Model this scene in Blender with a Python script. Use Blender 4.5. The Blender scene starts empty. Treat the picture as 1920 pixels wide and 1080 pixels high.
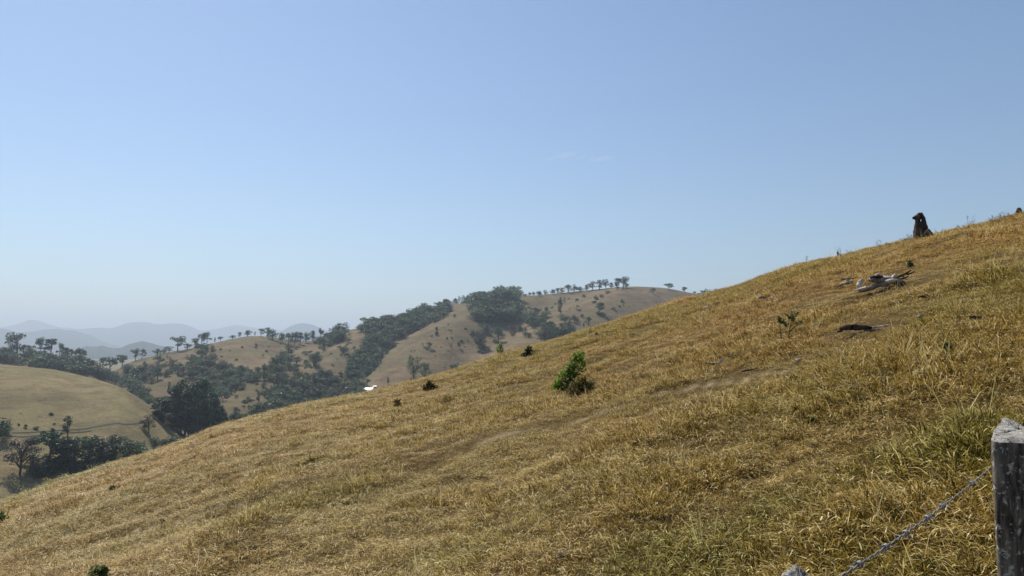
import bpy, math, random
import numpy as np
from mathutils import Vector, Matrix

random.seed(7)
RNG = np.random.default_rng(11)
scene = bpy.context.scene

# ------------------------------------------------------------------ camera, sky, sun, exposure
F = 1371.0                       # focal length in photo pixels (photo is 1920 wide)
PITCH = math.atan(110 / F)       # horizon sits 110 px under the middle of the photo
cam_d = bpy.data.cameras.new("camera")
cam_d.sensor_width = 36.0
cam_d.lens = 36.0 * F / 1920.0
cam_d.clip_start = 0.05
cam_d.clip_end = 90000
cam = bpy.data.objects.new("camera", cam_d)
scene.collection.objects.link(cam)
cam.location = (0, 0, 0)
cam.rotation_euler = (math.radians(90) + PITCH, 0, 0)
scene.camera = cam

SUN_AZ = math.radians(-36)       # from straight ahead, towards the left
SUN_EL = math.radians(52)
world = bpy.data.worlds.new("World")
scene.world = world
world.use_nodes = True
wn = world.node_tree
bg = wn.nodes["Background"]
sky = wn.nodes.new("ShaderNodeTexSky")
sky.sky_type = 'NISHITA'
sky.sun_disc = False
sky.sun_elevation = SUN_EL
sky.sun_rotation = SUN_AZ
sky.altitude = 900
sky.air_density = 1.3
sky.dust_density = 0.8
sky.ozone_density = 5.0
wn.links.new(sky.outputs[0], bg.inputs[0])
bg.inputs[1].default_value = 0.085

sun_d = bpy.data.lights.new("sun", 'SUN')
sun_d.energy = 4.9
sun_d.angle = math.radians(0.6)
sun_d.color = (1.0, 0.94, 0.84)
sun = bpy.data.objects.new("sun", sun_d)
scene.collection.objects.link(sun)
SUNV = Vector((math.sin(SUN_AZ) * math.cos(SUN_EL), math.cos(SUN_AZ) * math.cos(SUN_EL), math.sin(SUN_EL)))
sun.rotation_euler = SUNV.to_track_quat('Z', 'Y').to_euler()
sun.location = SUNV * 300

scene.view_settings.view_transform = 'Standard'
scene.view_settings.look = 'None'
scene.view_settings.exposure = 0.4
scene.view_settings.gamma = 1.0
scene.cycles.use_denoising = True
scene.render.filter_size = 1.15
HAZE_DENSITY = 1.75e-4
HAZE_COLOR = (0.63, 0.735, 0.865)

# ------------------------------------------------------------------ small helpers
def col_link(o):
    scene.collection.objects.link(o)

def tag(o, label=None, cat=None, group=None, kind=None):
    if label: o["label"] = label
    if cat: o["category"] = cat
    if group: o["group"] = group
    if kind: o["kind"] = kind
    return o

def empty(name, loc=(0, 0, 0)):
    o = bpy.data.objects.new(name, None)
    o.location = loc
    col_link(o)
    return o

def mesh_quads(name, V, Q, mats=(), attrs=None, smooth=True, mat_idx=None):
    """V (n,3), Q (m,k) with k corners each."""
    V = np.asarray(V, dtype=np.float32); Q = np.asarray(Q, dtype=np.int32)
    me = bpy.data.meshes.new(name)
    me.vertices.add(len(V)); me.vertices.foreach_set("co", V.ravel())
    k = Q.shape[1]
    me.loops.add(Q.size); me.loops.foreach_set("vertex_index", Q.ravel())
    me.polygons.add(len(Q))
    me.polygons.foreach_set("loop_start", np.arange(0, Q.size, k, dtype=np.int32))
    me.polygons.foreach_set("loop_total", np.full(len(Q), k, dtype=np.int32))
    if mat_idx is not None:
        me.polygons.foreach_set("material_index", np.asarray(mat_idx, dtype=np.int32))
    me.polygons.foreach_set("use_smooth", np.full(len(Q), bool(smooth)))
    for m in mats: me.materials.append(m)
    if attrs:
        for an, av in attrs.items():
            a = me.attributes.new(an, 'FLOAT', 'POINT')
            a.data.foreach_set("value", np.asarray(av, dtype=np.float32))
    me.update(calc_edges=True)
    return me

def link_mesh(name, me, parent=None, loc=None):
    o = bpy.data.objects.new(name, me)
    col_link(o)
    if parent: o.parent = parent
    if loc is not None: o.location = loc
    return o

# value noise in the plane
_perm = np.random.default_rng(3).random((512, 512)).astype(np.float64)
def vnoise(x, y):
    xi = np.floor(x).astype(np.int64); yi = np.floor(y).astype(np.int64)
    fx = x - xi; fy = y - yi
    fx = fx * fx * (3 - 2 * fx); fy = fy * fy * (3 - 2 * fy)
    a = _perm[xi & 511, yi & 511]; b = _perm[(xi + 1) & 511, yi & 511]
    c = _perm[xi & 511, (yi + 1) & 511]; d = _perm[(xi + 1) & 511, (yi + 1) & 511]
    return (a * (1 - fx) + b * fx) * (1 - fy) + (c * (1 - fx) + d * fx) * fy - 0.5
def fbm(x, y, octaves=4, gain=0.5):
    s = 0; amp = 1.0
    for i in range(octaves):
        s = s + amp * vnoise(x * 2 ** i + 17.3 * i, y * 2 ** i + 5.1 * i); amp *= gain
    return s

# photo pixel -> azimuth (clockwise from +Y) and rise per metre of ground distance
CP, SP = math.cos(PITCH), math.sin(PITCH)
def pix_dir(px, py):
    px = np.asarray(px, float); py = np.asarray(py, float)
    xn = (px - 960) / F; yn = (540 - py) / F
    dx = xn; dy = CP - yn * SP; dz = SP + yn * CP
    h = np.hypot(dx, dy)
    return np.arctan2(dx, dy), dz / h
def pix_of(a, e):
    """azimuth and slope -> photo pixel"""
    dx = np.sin(a); dy = np.cos(a); dz = e
    cz = dy * CP + dz * SP; cy = -dy * SP + dz * CP
    return 960 + F * dx / cz, 540 - F * cy / cz

def smooth_interp(a, ka, kv, w=0.012):
    """interpolation of knots, softened"""
    out = 0
    for k, wt in ((-1.5, .12), (-0.75, .22), (0, .32), (0.75, .22), (1.5, .12)):
        out = out + wt * np.interp(a + k * w, ka, kv)
    return out

def knots(pts):
    a, e = pix_dir([p[0] for p in pts], [p[1] for p in pts])
    return a, e

# ------------------------------------------------------------------ the lie of the land, z as a function of azimuth and distance
H0 = 1.62
near_pts = [(0, 948), (60, 925), (130, 897), (200, 877), (300, 847), (370, 820), (410, 802), (480, 783), (560, 762),
            (640, 747), (690, 738), (760, 720), (850, 697), (930, 668), (1000, 650), (1080, 627), (1160, 601),
            (1230, 578), (1290, 563), (1340, 550), (1400, 534), (1450, 517), (1500, 498), (1560, 486), (1620, 474),
            (1680, 459), (1728, 450), (1780, 435), (1840, 422), (1920, 406)]
na, ne = knots(near_pts)
_o = [(-180, 0), (-135, -.16), (-90, -.26), (-60, -.24), (-44, -.225)]
_p = [(42, .20), (55, .235), (90, .25), (135, .18), (180, 0)]
NA = np.concatenate([np.radians([q[0] for q in _o]), na, np.radians([q[0] for q in _p])])
NE = np.concatenate([[q[1] for q in _o], ne, [q[1] for q in _p]])
ra, _ = pix_dir([0, 300, 600, 900, 1150, 1300, 1450, 1600, 1728, 1920], [640] * 10)
RA = np.concatenate([np.radians([-180, -60]), ra, np.radians([50, 180])])
RV = np.array([30, 36, 40, 44, 50, 56, 58, 54, 44, 36, 32, 31, 32, 30], float)

# cattle track on the near slope, in photo pixels, laid down on the ground further below
def near_base(a, r):
    es = smooth_interp(a, NA, NE); rs = smooth_interp(a, RA, RV, .03)
    z = -H0 + (es + 2 * H0 / rs) * r - H0 * r * r / (rs * rs)
    return z
def near_z(a, r):
    z = near_base(a, r)
    x = r * np.sin(a); y = r * np.cos(a)
    w = np.clip((r - 1.0) / 4.0, 0, 1)
    z = z + w * (0.13 * fbm(x * 0.45, y * 0.45, 3) + 0.09 * fbm(x * 1.9 + 9, y * 1.9, 3))
    # cattle terracettes run along the slope
    u = (0.93 * x * 0.42 - y * 0.20) * 1.1 + 1.5 * fbm(x * .12, y * .12, 2)
    z = z + w * 0.035 * np.sin(u * 6.28 * .55)
    for (cx, cy, sx) in REDXY:
        z = z + .34 * sx * np.exp(-(((x - cx) / sx) ** 2 + ((y - cy) / (sx * 2)) ** 2) ** 2)
    for (k, (X, Y, hgt)) in enumerate(TRACKS):
        d, side = poly_dist(x, y, X, Y)
        z = z + hgt * (1 / (1 + np.exp(-np.clip(side / 0.10, -30, 30))) - 0.5) * np.exp(-(d / 0.6) ** 2)
    return z

def poly_dist(x, y, X, Y):
    """distance to a polyline and signed side (positive = up the slope, beyond the track)"""
    best = np.full(np.shape(x), 1e9); side = np.zeros(np.shape(x))
    for i in range(len(X) - 1):
        ax, ay, bx, by = X[i], Y[i], X[i + 1], Y[i + 1]
        L2 = (bx - ax) ** 2 + (by - ay) ** 2
        t = np.clip(((x - ax) * (bx - ax) + (y - ay) * (by - ay)) / L2, 0, 1)
        qx = x - (ax + t * (bx - ax)); qy = y - (ay + t * (by - ay))
        d = np.hypot(qx, qy)
        s = ((bx - ax) * qy - (by - ay) * qx) / math.sqrt(L2)
        m = d < best
        best = np.where(m, d, best); side = np.where(m, np.clip(s, -3, 3), side)
    return best, side
TRACKS = []
RED = [(1268, 571, .9), (1286, 569, .7), (140, 898, .3)]
REDXY = []
def near_hit(px, py):
    a, e = pix_dir(px, py); a = float(a); e = float(e)
    r = np.geomspace(1.2, 75, 3000)
    z = near_base(np.full_like(r, a), r)
    k = np.argmax(z >= e * r) if np.any(z >= e * r) else int(np.argmax(z / r))
    return math.sin(a) * r[k], math.cos(a) * r[k]
for pts, hgt in (([(890, 832), (960, 812), (1040, 792), (1110, 775), (1170, 764), (1230, 750), (1300, 735), (1370, 722), (1430, 706), (1490, 688)], .09),
                 ([(250, 985), (330, 968), (400, 954), (470, 940), (540, 920), (600, 905)], .08)):
    P = [near_hit(*p) for p in pts]
    TRACKS.append(([p[0] for p in P], [p[1] for p in P], hgt))

REDXY = [(*near_hit(px, py), sx) for px, py, sx in RED]
FLOOR = -47.0
def floor_z(a, r):
    x = r * np.sin(a); y = r * np.cos(a)
    z = FLOOR + 6 * fbm(x / 130, y / 130, 3) + 2.0 * fbm(x / 30, y / 30, 3)
    z = z + np.clip((r - 900) / 4000, 0, 1) * (-10 + 25 * fbm(x / 900, y / 900, 4))
    return z

# left pasture hill
hl_a, hl_e = knots([(-260, 676), (-100, 680), (0, 684), (60, 690), (120, 697), (200, 717), (240, 734), (285, 767), (310, 792), (345, 822), (400, 850)])
def hill_z(a, r):
    e = smooth_interp(a, hl_a, hl_e, .008)
    rc = np.interp(a, np.radians([-50, -35, -30, -26.5, -24.5, -22]), [470, 430, 400, 370, 355, 345])
    zc = e * rc
    rf = rc - np.interp(a, np.radians([-35, -28, -25]), [215, 150, 70])
    q = (r - rf) / (rc - rf)
    zf = FLOOR - 3
    qq = np.clip(q, 0, 1)
    z = zf + (zc - zf) * np.sin(qq * math.pi / 2) ** 1.15
    z = np.where(q > 1, zc - 0.0016 * (r - rc) ** 2, z)
    z = np.where(q < 0, zf + q * 40, z)
    x = r * np.sin(a); y = r * np.cos(a)
    z = z + np.clip(q * 3, 0, 1) * (1.8 * fbm(x / 45, y / 45, 3)) * np.clip((1.15 - q) * 2.5, 0.15, 1)
    m = np.clip((np.radians(-21.5) - a) / .03, 0, 1)
    return np.where(m > 0, z * m + (1 - m) * -120, -200)

# far ridge, from the wooded shoulder on the left to the bald top
rd_pts = [(-300, 640), (-100, 655), (0, 667), (60, 670), (110, 672), (160, 678), (190, 696), (210, 701), (228, 688), (250, 675), (290, 667), (320, 659), (350, 655), (400, 643), (450, 632),
          (480, 629), (520, 633), (560, 640), (600, 637), (640, 622), (680, 613), (720, 604), (760, 594), (800, 582), (840, 570),
          (880, 569), (930, 562), (975, 556), (1010, 553), (1060, 548), (1100, 544), (1130, 541), (1170, 537), (1200, 537), (1250, 540),
          (1300, 550), (1340, 556), (1400, 566), (1500, 580), (1700, 600), (1920, 620), (2300, 640)]
rd_a, rd_e = knots(rd_pts)
_rc_a, _ = pix_dir([-300, 0, 200, 300, 480, 650, 880, 1000, 1200, 1400, 1920, 2300], [600] * 12)
_rc_v = np.array([820, 800, 760, 800, 820, 850, 900, 930, 980, 1000, 1000, 1000], float)
_rf_v = np.array([520, 490, 470, 460, 440, 430, 430, 430, 430, 430, 430, 430], float)
def px_a(a): return 960 + F * np.tan(np.clip(a, -1.2, 1.2)) / CP
RFIX = None
def ridge_z(a, r, raw=False):
    e = smooth_interp(a, rd_a, rd_e, .008)
    rc = smooth_interp(a, _rc_a, _rc_v, .02); rf = smooth_interp(a, _rc_a, _rf_v, .02)
    zc = e * rc
    if RFIX is not None: zc = zc + np.interp(a, RFIX[0], RFIX[1])
    q = (r - rf) / (rc - rf)
    qq = np.clip(q, 0, 1)
    zf = FLOOR - 6
    z = zf + (zc - zf) * (0.35 * qq + 0.65 * np.sin(qq * math.pi / 2))
    px = px_a(a)
    ph = (px - 852 + 330 * (1 - qq)) / 250.0
    amp = 13.0 * np.clip((px - 350) / 300, 0.25, 1)
    z = z - amp * (0.5 + 0.5 * np.cos(2 * math.pi * ph)) ** 1.5 * np.clip(4 * qq * (1 - qq), 0, 1) ** .8
    x = r * np.sin(a); y = r * np.cos(a)
    z = z + np.clip(q * 4, 0, 1) * np.clip((1.02 - q) * 4, .12, 1) * (5.5 * fbm(x / 75, y / 75, 4) )
    z = np.where(q > 1, zc - 0.22 * (r - rc) - 0.0004 * (r - rc) ** 2, z)
    z = np.where(q < 0, zf + q * 60, z)
    return np.maximum(z, -150)
_aa = np.linspace(-0.75, 0.75, 400)
_rr = np.linspace(430, 1040, 260)
_A, _R = np.meshgrid(_aa, _rr, indexing='ij')
for _it in range(2):
    _Z = ridge_z(_A, _R)
    _em = (_Z / _R).max(axis=1)
    _d = (smooth_interp(_aa, rd_a, rd_e, .008) - _em) * smooth_interp(_aa, _rc_a, _rc_v, .02)
    RFIX = (_aa, (RFIX[1] if RFIX is not None else 0) + _d)

def land_z(a, r):
    z = np.maximum(floor_z(a, r), hill_z(a, r))
    z = np.maximum(z, ridge_z(a, r))
    return np.where(r < 180, np.maximum(near_z(a, r), z), z)

def at(px, py, rmin=1.2, rmax=1300):
    """the point of the land seen through a photo pixel; above a crest: the crest itself"""
    a, e = pix_dir(px, py); a = float(a); e = float(e)
    r = np.geomspace(rmin, rmax, 5000)
    aa = np.full_like(r, a)
    z = land_z(aa, r)
    hit = z >= e * r
    k = int(np.argmax(hit)) if hit.any() else int(np.argmax(z / r))
    rk = float(r[k])
    return Vector((math.sin(a) * rk, math.cos(a) * rk, float(z[k])))
def far_at(px, py): return at(px, py, 150, 1300)
def near_at(px, py): return at(px, py, 1.2, 80)
def land_at_xy(x, y):
    return float(land_z(np.array([math.atan2(x, y)]), np.array([math.hypot(x, y)]))[0])

# ------------------------------------------------------------------ materials
def new_mat(name):
    m = bpy.data.materials.new(name); m.use_nodes = True
    nt = m.node_tree
    b = nt.nodes["Principled BSDF"]
    return m, nt, b
def N(nt, t, **kw):
    n = nt.nodes.new(t)
    for k, v in kw.items(): setattr(n, k, v)
    return n
def ramp(nt, stops, inp=None):
    r = N(nt, "ShaderNodeValToRGB")
    el = r.color_ramp.elements
    while len(el) > 1: el.remove(el[-1])
    el[0].position = stops[0][0]; el[0].color = (*stops[0][1], 1)
    for p, c in stops[1:]:
        e = el.new(p); e.color = (*c, 1)
    if inp is not None: nt.links.new(inp, r.inputs[0])
    return r
def noise(nt, scale, detail=4, rough=.55, vec=None, dist=0.0):
    n = N(nt, "ShaderNodeTexNoise")
    n.inputs["Scale"].default_value = scale; n.inputs["Detail"].default_value = detail
    n.inputs["Roughness"].default_value = rough; n.inputs["Distortion"].default_value = dist
    if vec is not None: nt.links.new(vec, n.inputs["Vector"])
    return n
def pos(nt):
    g = N(nt, "ShaderNodeNewGeometry"); return g.outputs["Position"]
def mix(nt, fac, a, b, mode='MIX'):
    m = N(nt, "ShaderNodeMix", data_type='RGBA', blend_type=mode)
    if isinstance(fac, (int, float)): m.inputs[0].default_value = fac
    else: nt.links.new(fac, m.inputs[0])
    for s, v in ((6, a), (7, b)):
        if isinstance(v, tuple): m.inputs[s].default_value = (*v, 1)
        else: nt.links.new(v, m.inputs[s])
    return m.outputs[2]
def math_n(nt, op, a, b=None, clamp=False):
    m = N(nt, "ShaderNodeMath", operation=op, use_clamp=clamp)
    for i, v in enumerate((a, b)):
        if v is None: continue
        if isinstance(v, (int, float)): m.inputs[i].default_value = v
        else: nt.links.new(v, m.inputs[i])
    return m.outputs[0]
def maprange(nt, v, a, b, c=0.0, d=1.0):
    m = N(nt, "ShaderNodeMapRange")
    nt.links.new(v, m.inputs[0])
    m.inputs[1].default_value = a; m.inputs[2].default_value = b
    m.inputs[3].default_value = c; m.inputs[4].default_value = d
    return m.outputs[0]
def bump(nt, b, h, strength=.5, dist=.1):
    bp = N(nt, "ShaderNodeBump")
    bp.inputs["Strength"].default_value = strength; bp.inputs["Distance"].default_value = dist
    nt.links.new(h, bp.inputs["Height"]); nt.links.new(bp.outputs[0], b.inputs["Normal"])

def mat_ground():
    m, nt, b = new_mat("dry_pasture_soil")
    p = pos(nt)
    big = noise(nt, .35, 4, .6, p)
    fine = noise(nt, 22, 5, .7, p, .5)
    mid = noise(nt, 3.2, 4, .6, p)
    c1 = ramp(nt, [(.28, (.03, .019, .007)), (.5, (.09, .057, .02)), (.72, (.22, .15, .06))], fine.outputs[0])
    c2 = ramp(nt, [(.3, (.04, .034, .01)), (.7, (.13, .085, .03))], mid.outputs[0])
    c = mix(nt, .5, c1.outputs[0], c2.outputs[0])
    g = ramp(nt, [(.35, (.9, .92, .85)), (.65, (1.1, 1.0, .95))], big.outputs[0])
    c = mix(nt, 1.0, c, g.outputs[0], 'MULTIPLY')
    at_ = N(nt, "ShaderNodeAttribute"); at_.attribute_name = "bare"
    c = mix(nt, at_.outputs["Fac"], c, ramp(nt, [(.3, (.26, .19, .10)), (.7, (.46, .36, .22))], fine.outputs[0]).outputs[0])
    rd = N(nt, "ShaderNodeAttribute"); rd.attribute_name = "red_earth"
    c = mix(nt, rd.outputs["Fac"], c, ramp(nt, [(.3, (.30, .13, .06)), (.7, (.48, .23, .12))], fine.outputs[0]).outputs[0])
    nt.links.new(c, b.inputs["Base Color"]); b.inputs["Roughness"].default_value = .95
    b.inputs["Specular IOR Level"].default_value = .1
    bump(nt, b, fine.outputs[0], .8, .05)
    return m

def mat_far_grass(name, tan, olive, brown, s=1.0, dirv=(1, 1, 1)):
    m, nt, b = new_mat(name)
    p = pos(nt)
    mp = N(nt, "ShaderNodeMapping"); mp.inputs["Scale"].default_value = dirv
    nt.links.new(p, mp.inputs[0]); p = mp.outputs[0]
    big = noise(nt, .011 * s, 5, .6, p, .8)
    mid = noise(nt, .05 * s, 6, .65, p, .6)
    fine = noise(nt, .45 * s, 5, .7, p)
    c = mix(nt, maprange(nt, big.outputs[0], .38, .62), olive, tan)
    c = mix(nt, maprange(nt, mid.outputs[0], .45, .68), c, brown)
    spk = ramp(nt, [(.25, (.62, .66, .62)), (.5, (.95, .95, .95)), (.75, (1.22, 1.18, 1.12))], fine.outputs[0])
    c = mix(nt, .85, c, spk.outputs[0], 'MULTIPLY')
    # faint cattle terraces that follow the contours
    mz = N(nt, "ShaderNodeMapping"); mz.inputs["Scale"].default_value = (.02, .02, .55)
    nt.links.new(p, mz.inputs[0])
    tz = noise(nt, 1.0, 3, .6, mz.outputs[0], .4)
    c = mix(nt, .6, c, ramp(nt, [(.38, (.72, .72, .74)), (.5, (1, 1, 1)), (.62, (1.14, 1.12, 1.06))], tz.outputs[0]).outputs[0], 'MULTIPLY')
    # scattered dark tussocks
    v = N(nt, "ShaderNodeTexVoronoi"); v.inputs["Scale"].default_value = .16 * s
    nt.links.new(p, v.inputs["Vector"])
    sp = maprange(nt, v.outputs["Distance"], .10, .22, .75, 0)
    gate = maprange(nt, mid.outputs[0], .5, .56)
    c = mix(nt, math_n(nt, 'MULTIPLY', sp, gate), c, (.045, .045, .02))
    nt.links.new(c, b.inputs["Base Color"]); b.inputs["Roughness"].default_value = .95
    b.inputs["Specular IOR Level"].default_value = .05
    bump(nt, b, fine.outputs[0], .7, 1.2)
    return m

def leaf_mat(name, stops, transl=.3, tcol=None, use_inst=True, rough=.55):
    """colour from the per-leaf 'shade' value plus a per-object shift"""
    m, nt, b = new_mat(name)
    s = N(nt, "ShaderNodeAttribute"); s.attribute_name = "shade"
    oi = N(nt, "ShaderNodeObjectInfo")
    v = math_n(nt, 'ADD', s.outputs["Fac"], math_n(nt, 'MULTIPLY', math_n(nt, 'SUBTRACT', oi.outputs["Random"], .5), .6))
    c = ramp(nt, stops, v).outputs[0]
    nt.links.new(c, b.inputs["Base Color"])
    b.inputs["Roughness"].default_value = rough
    b.inputs["Specular IOR Level"].default_value = .25
    tr = N(nt, "ShaderNodeBsdfTranslucent")
    nt.links.new(mix(nt, .5, c, tcol or (.5, .6, .1), 'MIX') if tcol else c, tr.inputs[0])
    ms = N(nt, "ShaderNodeMixShader"); ms.inputs[0].default_value = transl
    nt.links.new(b.outputs[0], ms.inputs[1]); nt.links.new(tr.outputs[0], ms.inputs[2])
    nt.links.new(ms.outputs[0], nt.nodes["Material Output"].inputs[0])
    return m

def mat_grass():
    m, nt, b = new_mat("dry_grass_blades")
    s = N(nt, "ShaderNodeAttribute"); s.attribute_name = "shade"
    g = N(nt, "ShaderNodeAttribute"); g.attribute_name = "green"; g.attribute_type = 'INSTANCER'
    w = N(nt, "ShaderNodeAttribute"); w.attribute_name = "warm"; w.attribute_type = 'INSTANCER'
    oi = N(nt, "ShaderNodeObjectInfo")
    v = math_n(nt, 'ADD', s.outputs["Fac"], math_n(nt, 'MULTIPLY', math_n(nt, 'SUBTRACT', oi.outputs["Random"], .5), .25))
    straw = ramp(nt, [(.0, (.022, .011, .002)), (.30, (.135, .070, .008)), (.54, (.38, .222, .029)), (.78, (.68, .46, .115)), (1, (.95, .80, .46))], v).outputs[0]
    orange = ramp(nt, [(.0, (.03, .012, .002)), (.32, (.16, .068, .009)), (.7, (.46, .235, .036)), (1, (.88, .66, .32))], v).outputs[0]
    green = ramp(nt, [(.0, (.018, .019, .003)), (.38, (.11, .100, .010)), (.74, (.31, .26, .032)), (1, (.74, .65, .26))], v).outputs[0]
    c = mix(nt, w.outputs["Fac"], straw, orange)
    c = mix(nt, g.outputs["Fac"], c, green)
    nt.links.new(c, b.inputs["Base Color"])
    b.inputs["Roughness"].default_value = .5; b.inputs["Specular IOR Level"].default_value = .2
    tr = N(nt, "ShaderNodeBsdfTranslucent"); nt.links.new(c, tr.inputs[0])
    ms = N(nt, "ShaderNodeMixShader"); ms.inputs[0].default_value = .33
    nt.links.new(b.outputs[0], ms.inputs[1]); nt.links.new(tr.outputs[0], ms.inputs[2])
    nt.links.new(ms.outputs[0], nt.nodes["Material Output"].inputs[0])
    return m

def mat_wood(name, dark, light, spots=None, scale=14.0, stretch=(6, 6, .7), lo=.35, hi=.65):
    m, nt, b = new_mat(name)
    tc = N(nt, "ShaderNodeTexCoord")
    mp = N(nt, "ShaderNodeMapping"); mp.inputs["Scale"].default_value = stretch
    nt.links.new(tc.outputs["Object"], mp.inputs[0])
    n1 = noise(nt, scale, 6, .7, mp.outputs[0], .6)
    c = ramp(nt, [(lo, dark), (hi, light)], n1.outputs[0]).outputs[0]
    h = n1.outputs[0]
    if spots:
        n2 = noise(nt, spots[0], 4, .65, tc.outputs["Object"], .3)
        c = mix(nt, maprange(nt, n2.outputs[0], spots[1], spots[1] + .06), c, spots[2])
        h = math_n(nt, 'ADD', n1.outputs[0], math_n(nt, 'MULTIPLY', n2.outputs[0], .5))
    nt.links.new(c, b.inputs["Base Color"]); b.inputs["Roughness"].default_value = .9
    b.inputs["Specular IOR Level"].default_value = .15
    bump(nt, b, h, .9, .012)
    return m

M_GROUND = mat_ground()
M_HILL = mat_far_grass("olive_hill_pasture", (.245, .195, .105), (.17, .152, .074), (.15, .12, .072), 2.0)
M_RIDGE = mat_far_grass("brown_ridge_pasture", (.185, .138, .080), (.13, .112, .058), (.11, .078, .052), 1.0)
M_FLOOR = mat_far_grass("valley_pasture", (.22, .18, .08), (.10, .11, .04), (.15, .12, .06), 1.0)
M_MOUNT = mat_far_grass("mountain_cover", (.035, .050, .035), (.022, .036, .024), (.05, .05, .035), .12)
M_LEAF = leaf_mat("dark_foliage", [(0, (.012, .030, .017)), (.5, (.042, .082, .042)), (1, (.11, .175, .072))], .25)
M_LEAF2 = leaf_mat("olive_foliage", [(0, (.026, .048, .022)), (.5, (.078, .118, .050)), (1, (.17, .215, .08))], .25)
M_GREY = leaf_mat("grey_twigs", [(0, (.045, .036, .03)), (.5, (.10, .082, .065)), (1, (.17, .14, .11))], .1)
M_GROVE = leaf_mat("grove_foliage", [(0, (.009, .023, .017)), (.5, (.028, .060, .038)), (1, (.07, .12, .065))], .18)
M_BUSH = leaf_mat("bright_bush_leaves", [(0, (.035, .065, .010)), (.4, (.12, .20, .025)), (.75, (.27, .38, .05)), (1, (.52, .60, .20))], .48)
M_DRYBUSH = leaf_mat("brown_tuft_leaves", [(0, (.04, .035, .010)), (.5, (.13, .105, .026)), (1, (.30, .24, .065))], .42)
M_DKGREEN = leaf_mat("dark_green_weed", [(0, (.02, .034, .010)), (.5, (.06, .09, .022)), (1, (.15, .19, .05))], .35)
M_BARK = mat_wood("grey_bark", (.03, .025, .02), (.12, .10, .08), None, 3, (1, 1, .3))
M_GRASS = mat_grass()

# ------------------------------------------------------------------ land meshes (each reaches below its neighbours, no gaps)
def polar_mesh(name, aang, rad, zf, mats, attrs_f=None, center=False):
    A, R = np.meshgrid(aang, rad, indexing='ij')
    Z = zf(A, R)
    X = R * np.sin(A); Y = R * np.cos(A)
    V = np.stack([X, Y, Z], -1).reshape(-1, 3)
    na_, nr = len(aang), len(rad)
    i, j = np.meshgrid(np.arange(na_ - 1), np.arange(nr - 1), indexing='ij')
    k = (i * nr + j).ravel()
    Q = np.stack([k, k + nr, k + nr + 1, k + 1], -1)[:, ::-1]
    attrs = attrs_f(X.ravel(), Y.ravel()) if attrs_f else None
    if center:
        V = np.concatenate([V, [[0, 0, -H0]]]); c = len(V) - 1
        if attrs: attrs = {k_: np.append(v_, 0) for k_, v_ in attrs.items()}
        ii = np.arange(na_ - 1)
        T = np.stack([np.full(na_ - 1, c), ii * nr, (ii + 1) * nr, (ii + 1) * nr], -1)
        # triangles as thin quads: midpoint avoided by using a tiny inner ring instead
    me = mesh_quads(name, V, Q, mats, attrs)
    return me

def ground_z(a, r):
    near = near_z(a, r)
    fl = floor_z(a, r) - np.clip((r - 300) / 100, 0, 1) * 0.0
    w = np.clip((r - 90) / 60, 0, 1)
    return np.where(r < 420, np.maximum(near, fl), fl)
def ground_attrs(x, y):
    bare = np.zeros_like(x)
    for X, Y, h in TRACKS:
        d, s = poly_dist(x, y, X, Y)
        bare = np.maximum(bare, np.clip(1.0 - d / .07, 0, 1) * .8)
    red = np.zeros_like(x)
    for (px, py, sx) in RED:
        cx, cy = near_hit(px, py)
        red = np.maximum(red, np.clip(1.4 - np.hypot((x - cx) / sx, (y - cy) / (sx * 2.5)), 0, 1))
    return {"bare": bare, "red_earth": red}

ang = np.concatenate([np.radians(np.arange(-180, -44, 4.0)), np.radians(np.arange(-44, 44, .22)), np.radians(np.arange(44, 180.1, 4.0))])
rad = np.concatenate([[0.02], np.geomspace(.4, 90, 330), np.geomspace(93, 32000, 150)])
g = link_mesh("ground", polar_mesh("ground", ang, rad, ground_z, [M_GROUND], ground_attrs))
tag(g, kind="structure")
# beyond the near slope the floor of the valley wears its own grass
g.data.materials.append(M_FLOOR)
nr = len(rad)
idx = (np.tile(np.arange(nr - 1), len(ang) - 1) > np.searchsorted(rad, 120)).astype(np.int32)
g.data.polygons.foreach_set("material_index", idx)

h = link_mesh("hill", polar_mesh("hill", np.radians(np.arange(-50, -20.9, .12)), np.linspace(150, 620, 240),
                                 lambda a, r: hill_z(a, r), [M_HILL]))
tag(h, kind="structure")
rdg = link_mesh("hillside", polar_mesh("hillside", np.radians(np.arange(-50, 50, .12)), np.linspace(400, 1350, 260),
                                       lambda a, r: ridge_z(a, r), [M_RIDGE]))
tag(rdg, kind="structure")

def mountain(pts, dist, depth, base_z=-60, rough=40, wl=600):
    ka, ke = knots(pts)
    span = np.linspace(ka[0], ka[-1], max(60, int((ka[-1] - ka[0]) * 500)))
    rr = np.linspace(dist - depth, dist + depth, 60)
    def zf(a, r):
        e = smooth_interp(a, ka, ke, .004)
        zc = e * dist + rough * .9 * fbm(a * dist / wl * 3.2, np.full_like(a, dist / 97.0), 4)
        q = np.abs(r - dist) / depth
        x = r * np.sin(a); y = r * np.cos(a)
        prof = (1 - q) ** .9
        edge = np.clip((a - ka[0]) / .01, 0, 1) * np.clip((ka[-1] - a) / .01, 0, 1)
        n = rough * fbm(x / wl, y / wl, 4) * np.clip(q * 5, .06, 1)
        return base_z - 40 + ((zc - base_z + 40) * prof + n * prof) * edge
    o = link_mesh("mountain", polar_mesh("mountain", span, rr, zf, [M_MOUNT]))
    tag(o, kind="structure")
    return o
mountain([(-600, 640), (-300, 622), (-100, 612), (0, 618), (35, 620), (60, 616), (90, 614), (130, 620), (170, 627), (200, 642), (235, 650), (300, 652), (420, 655), (560, 668)], 8200, 1900, rough=70, wl=900)
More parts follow.
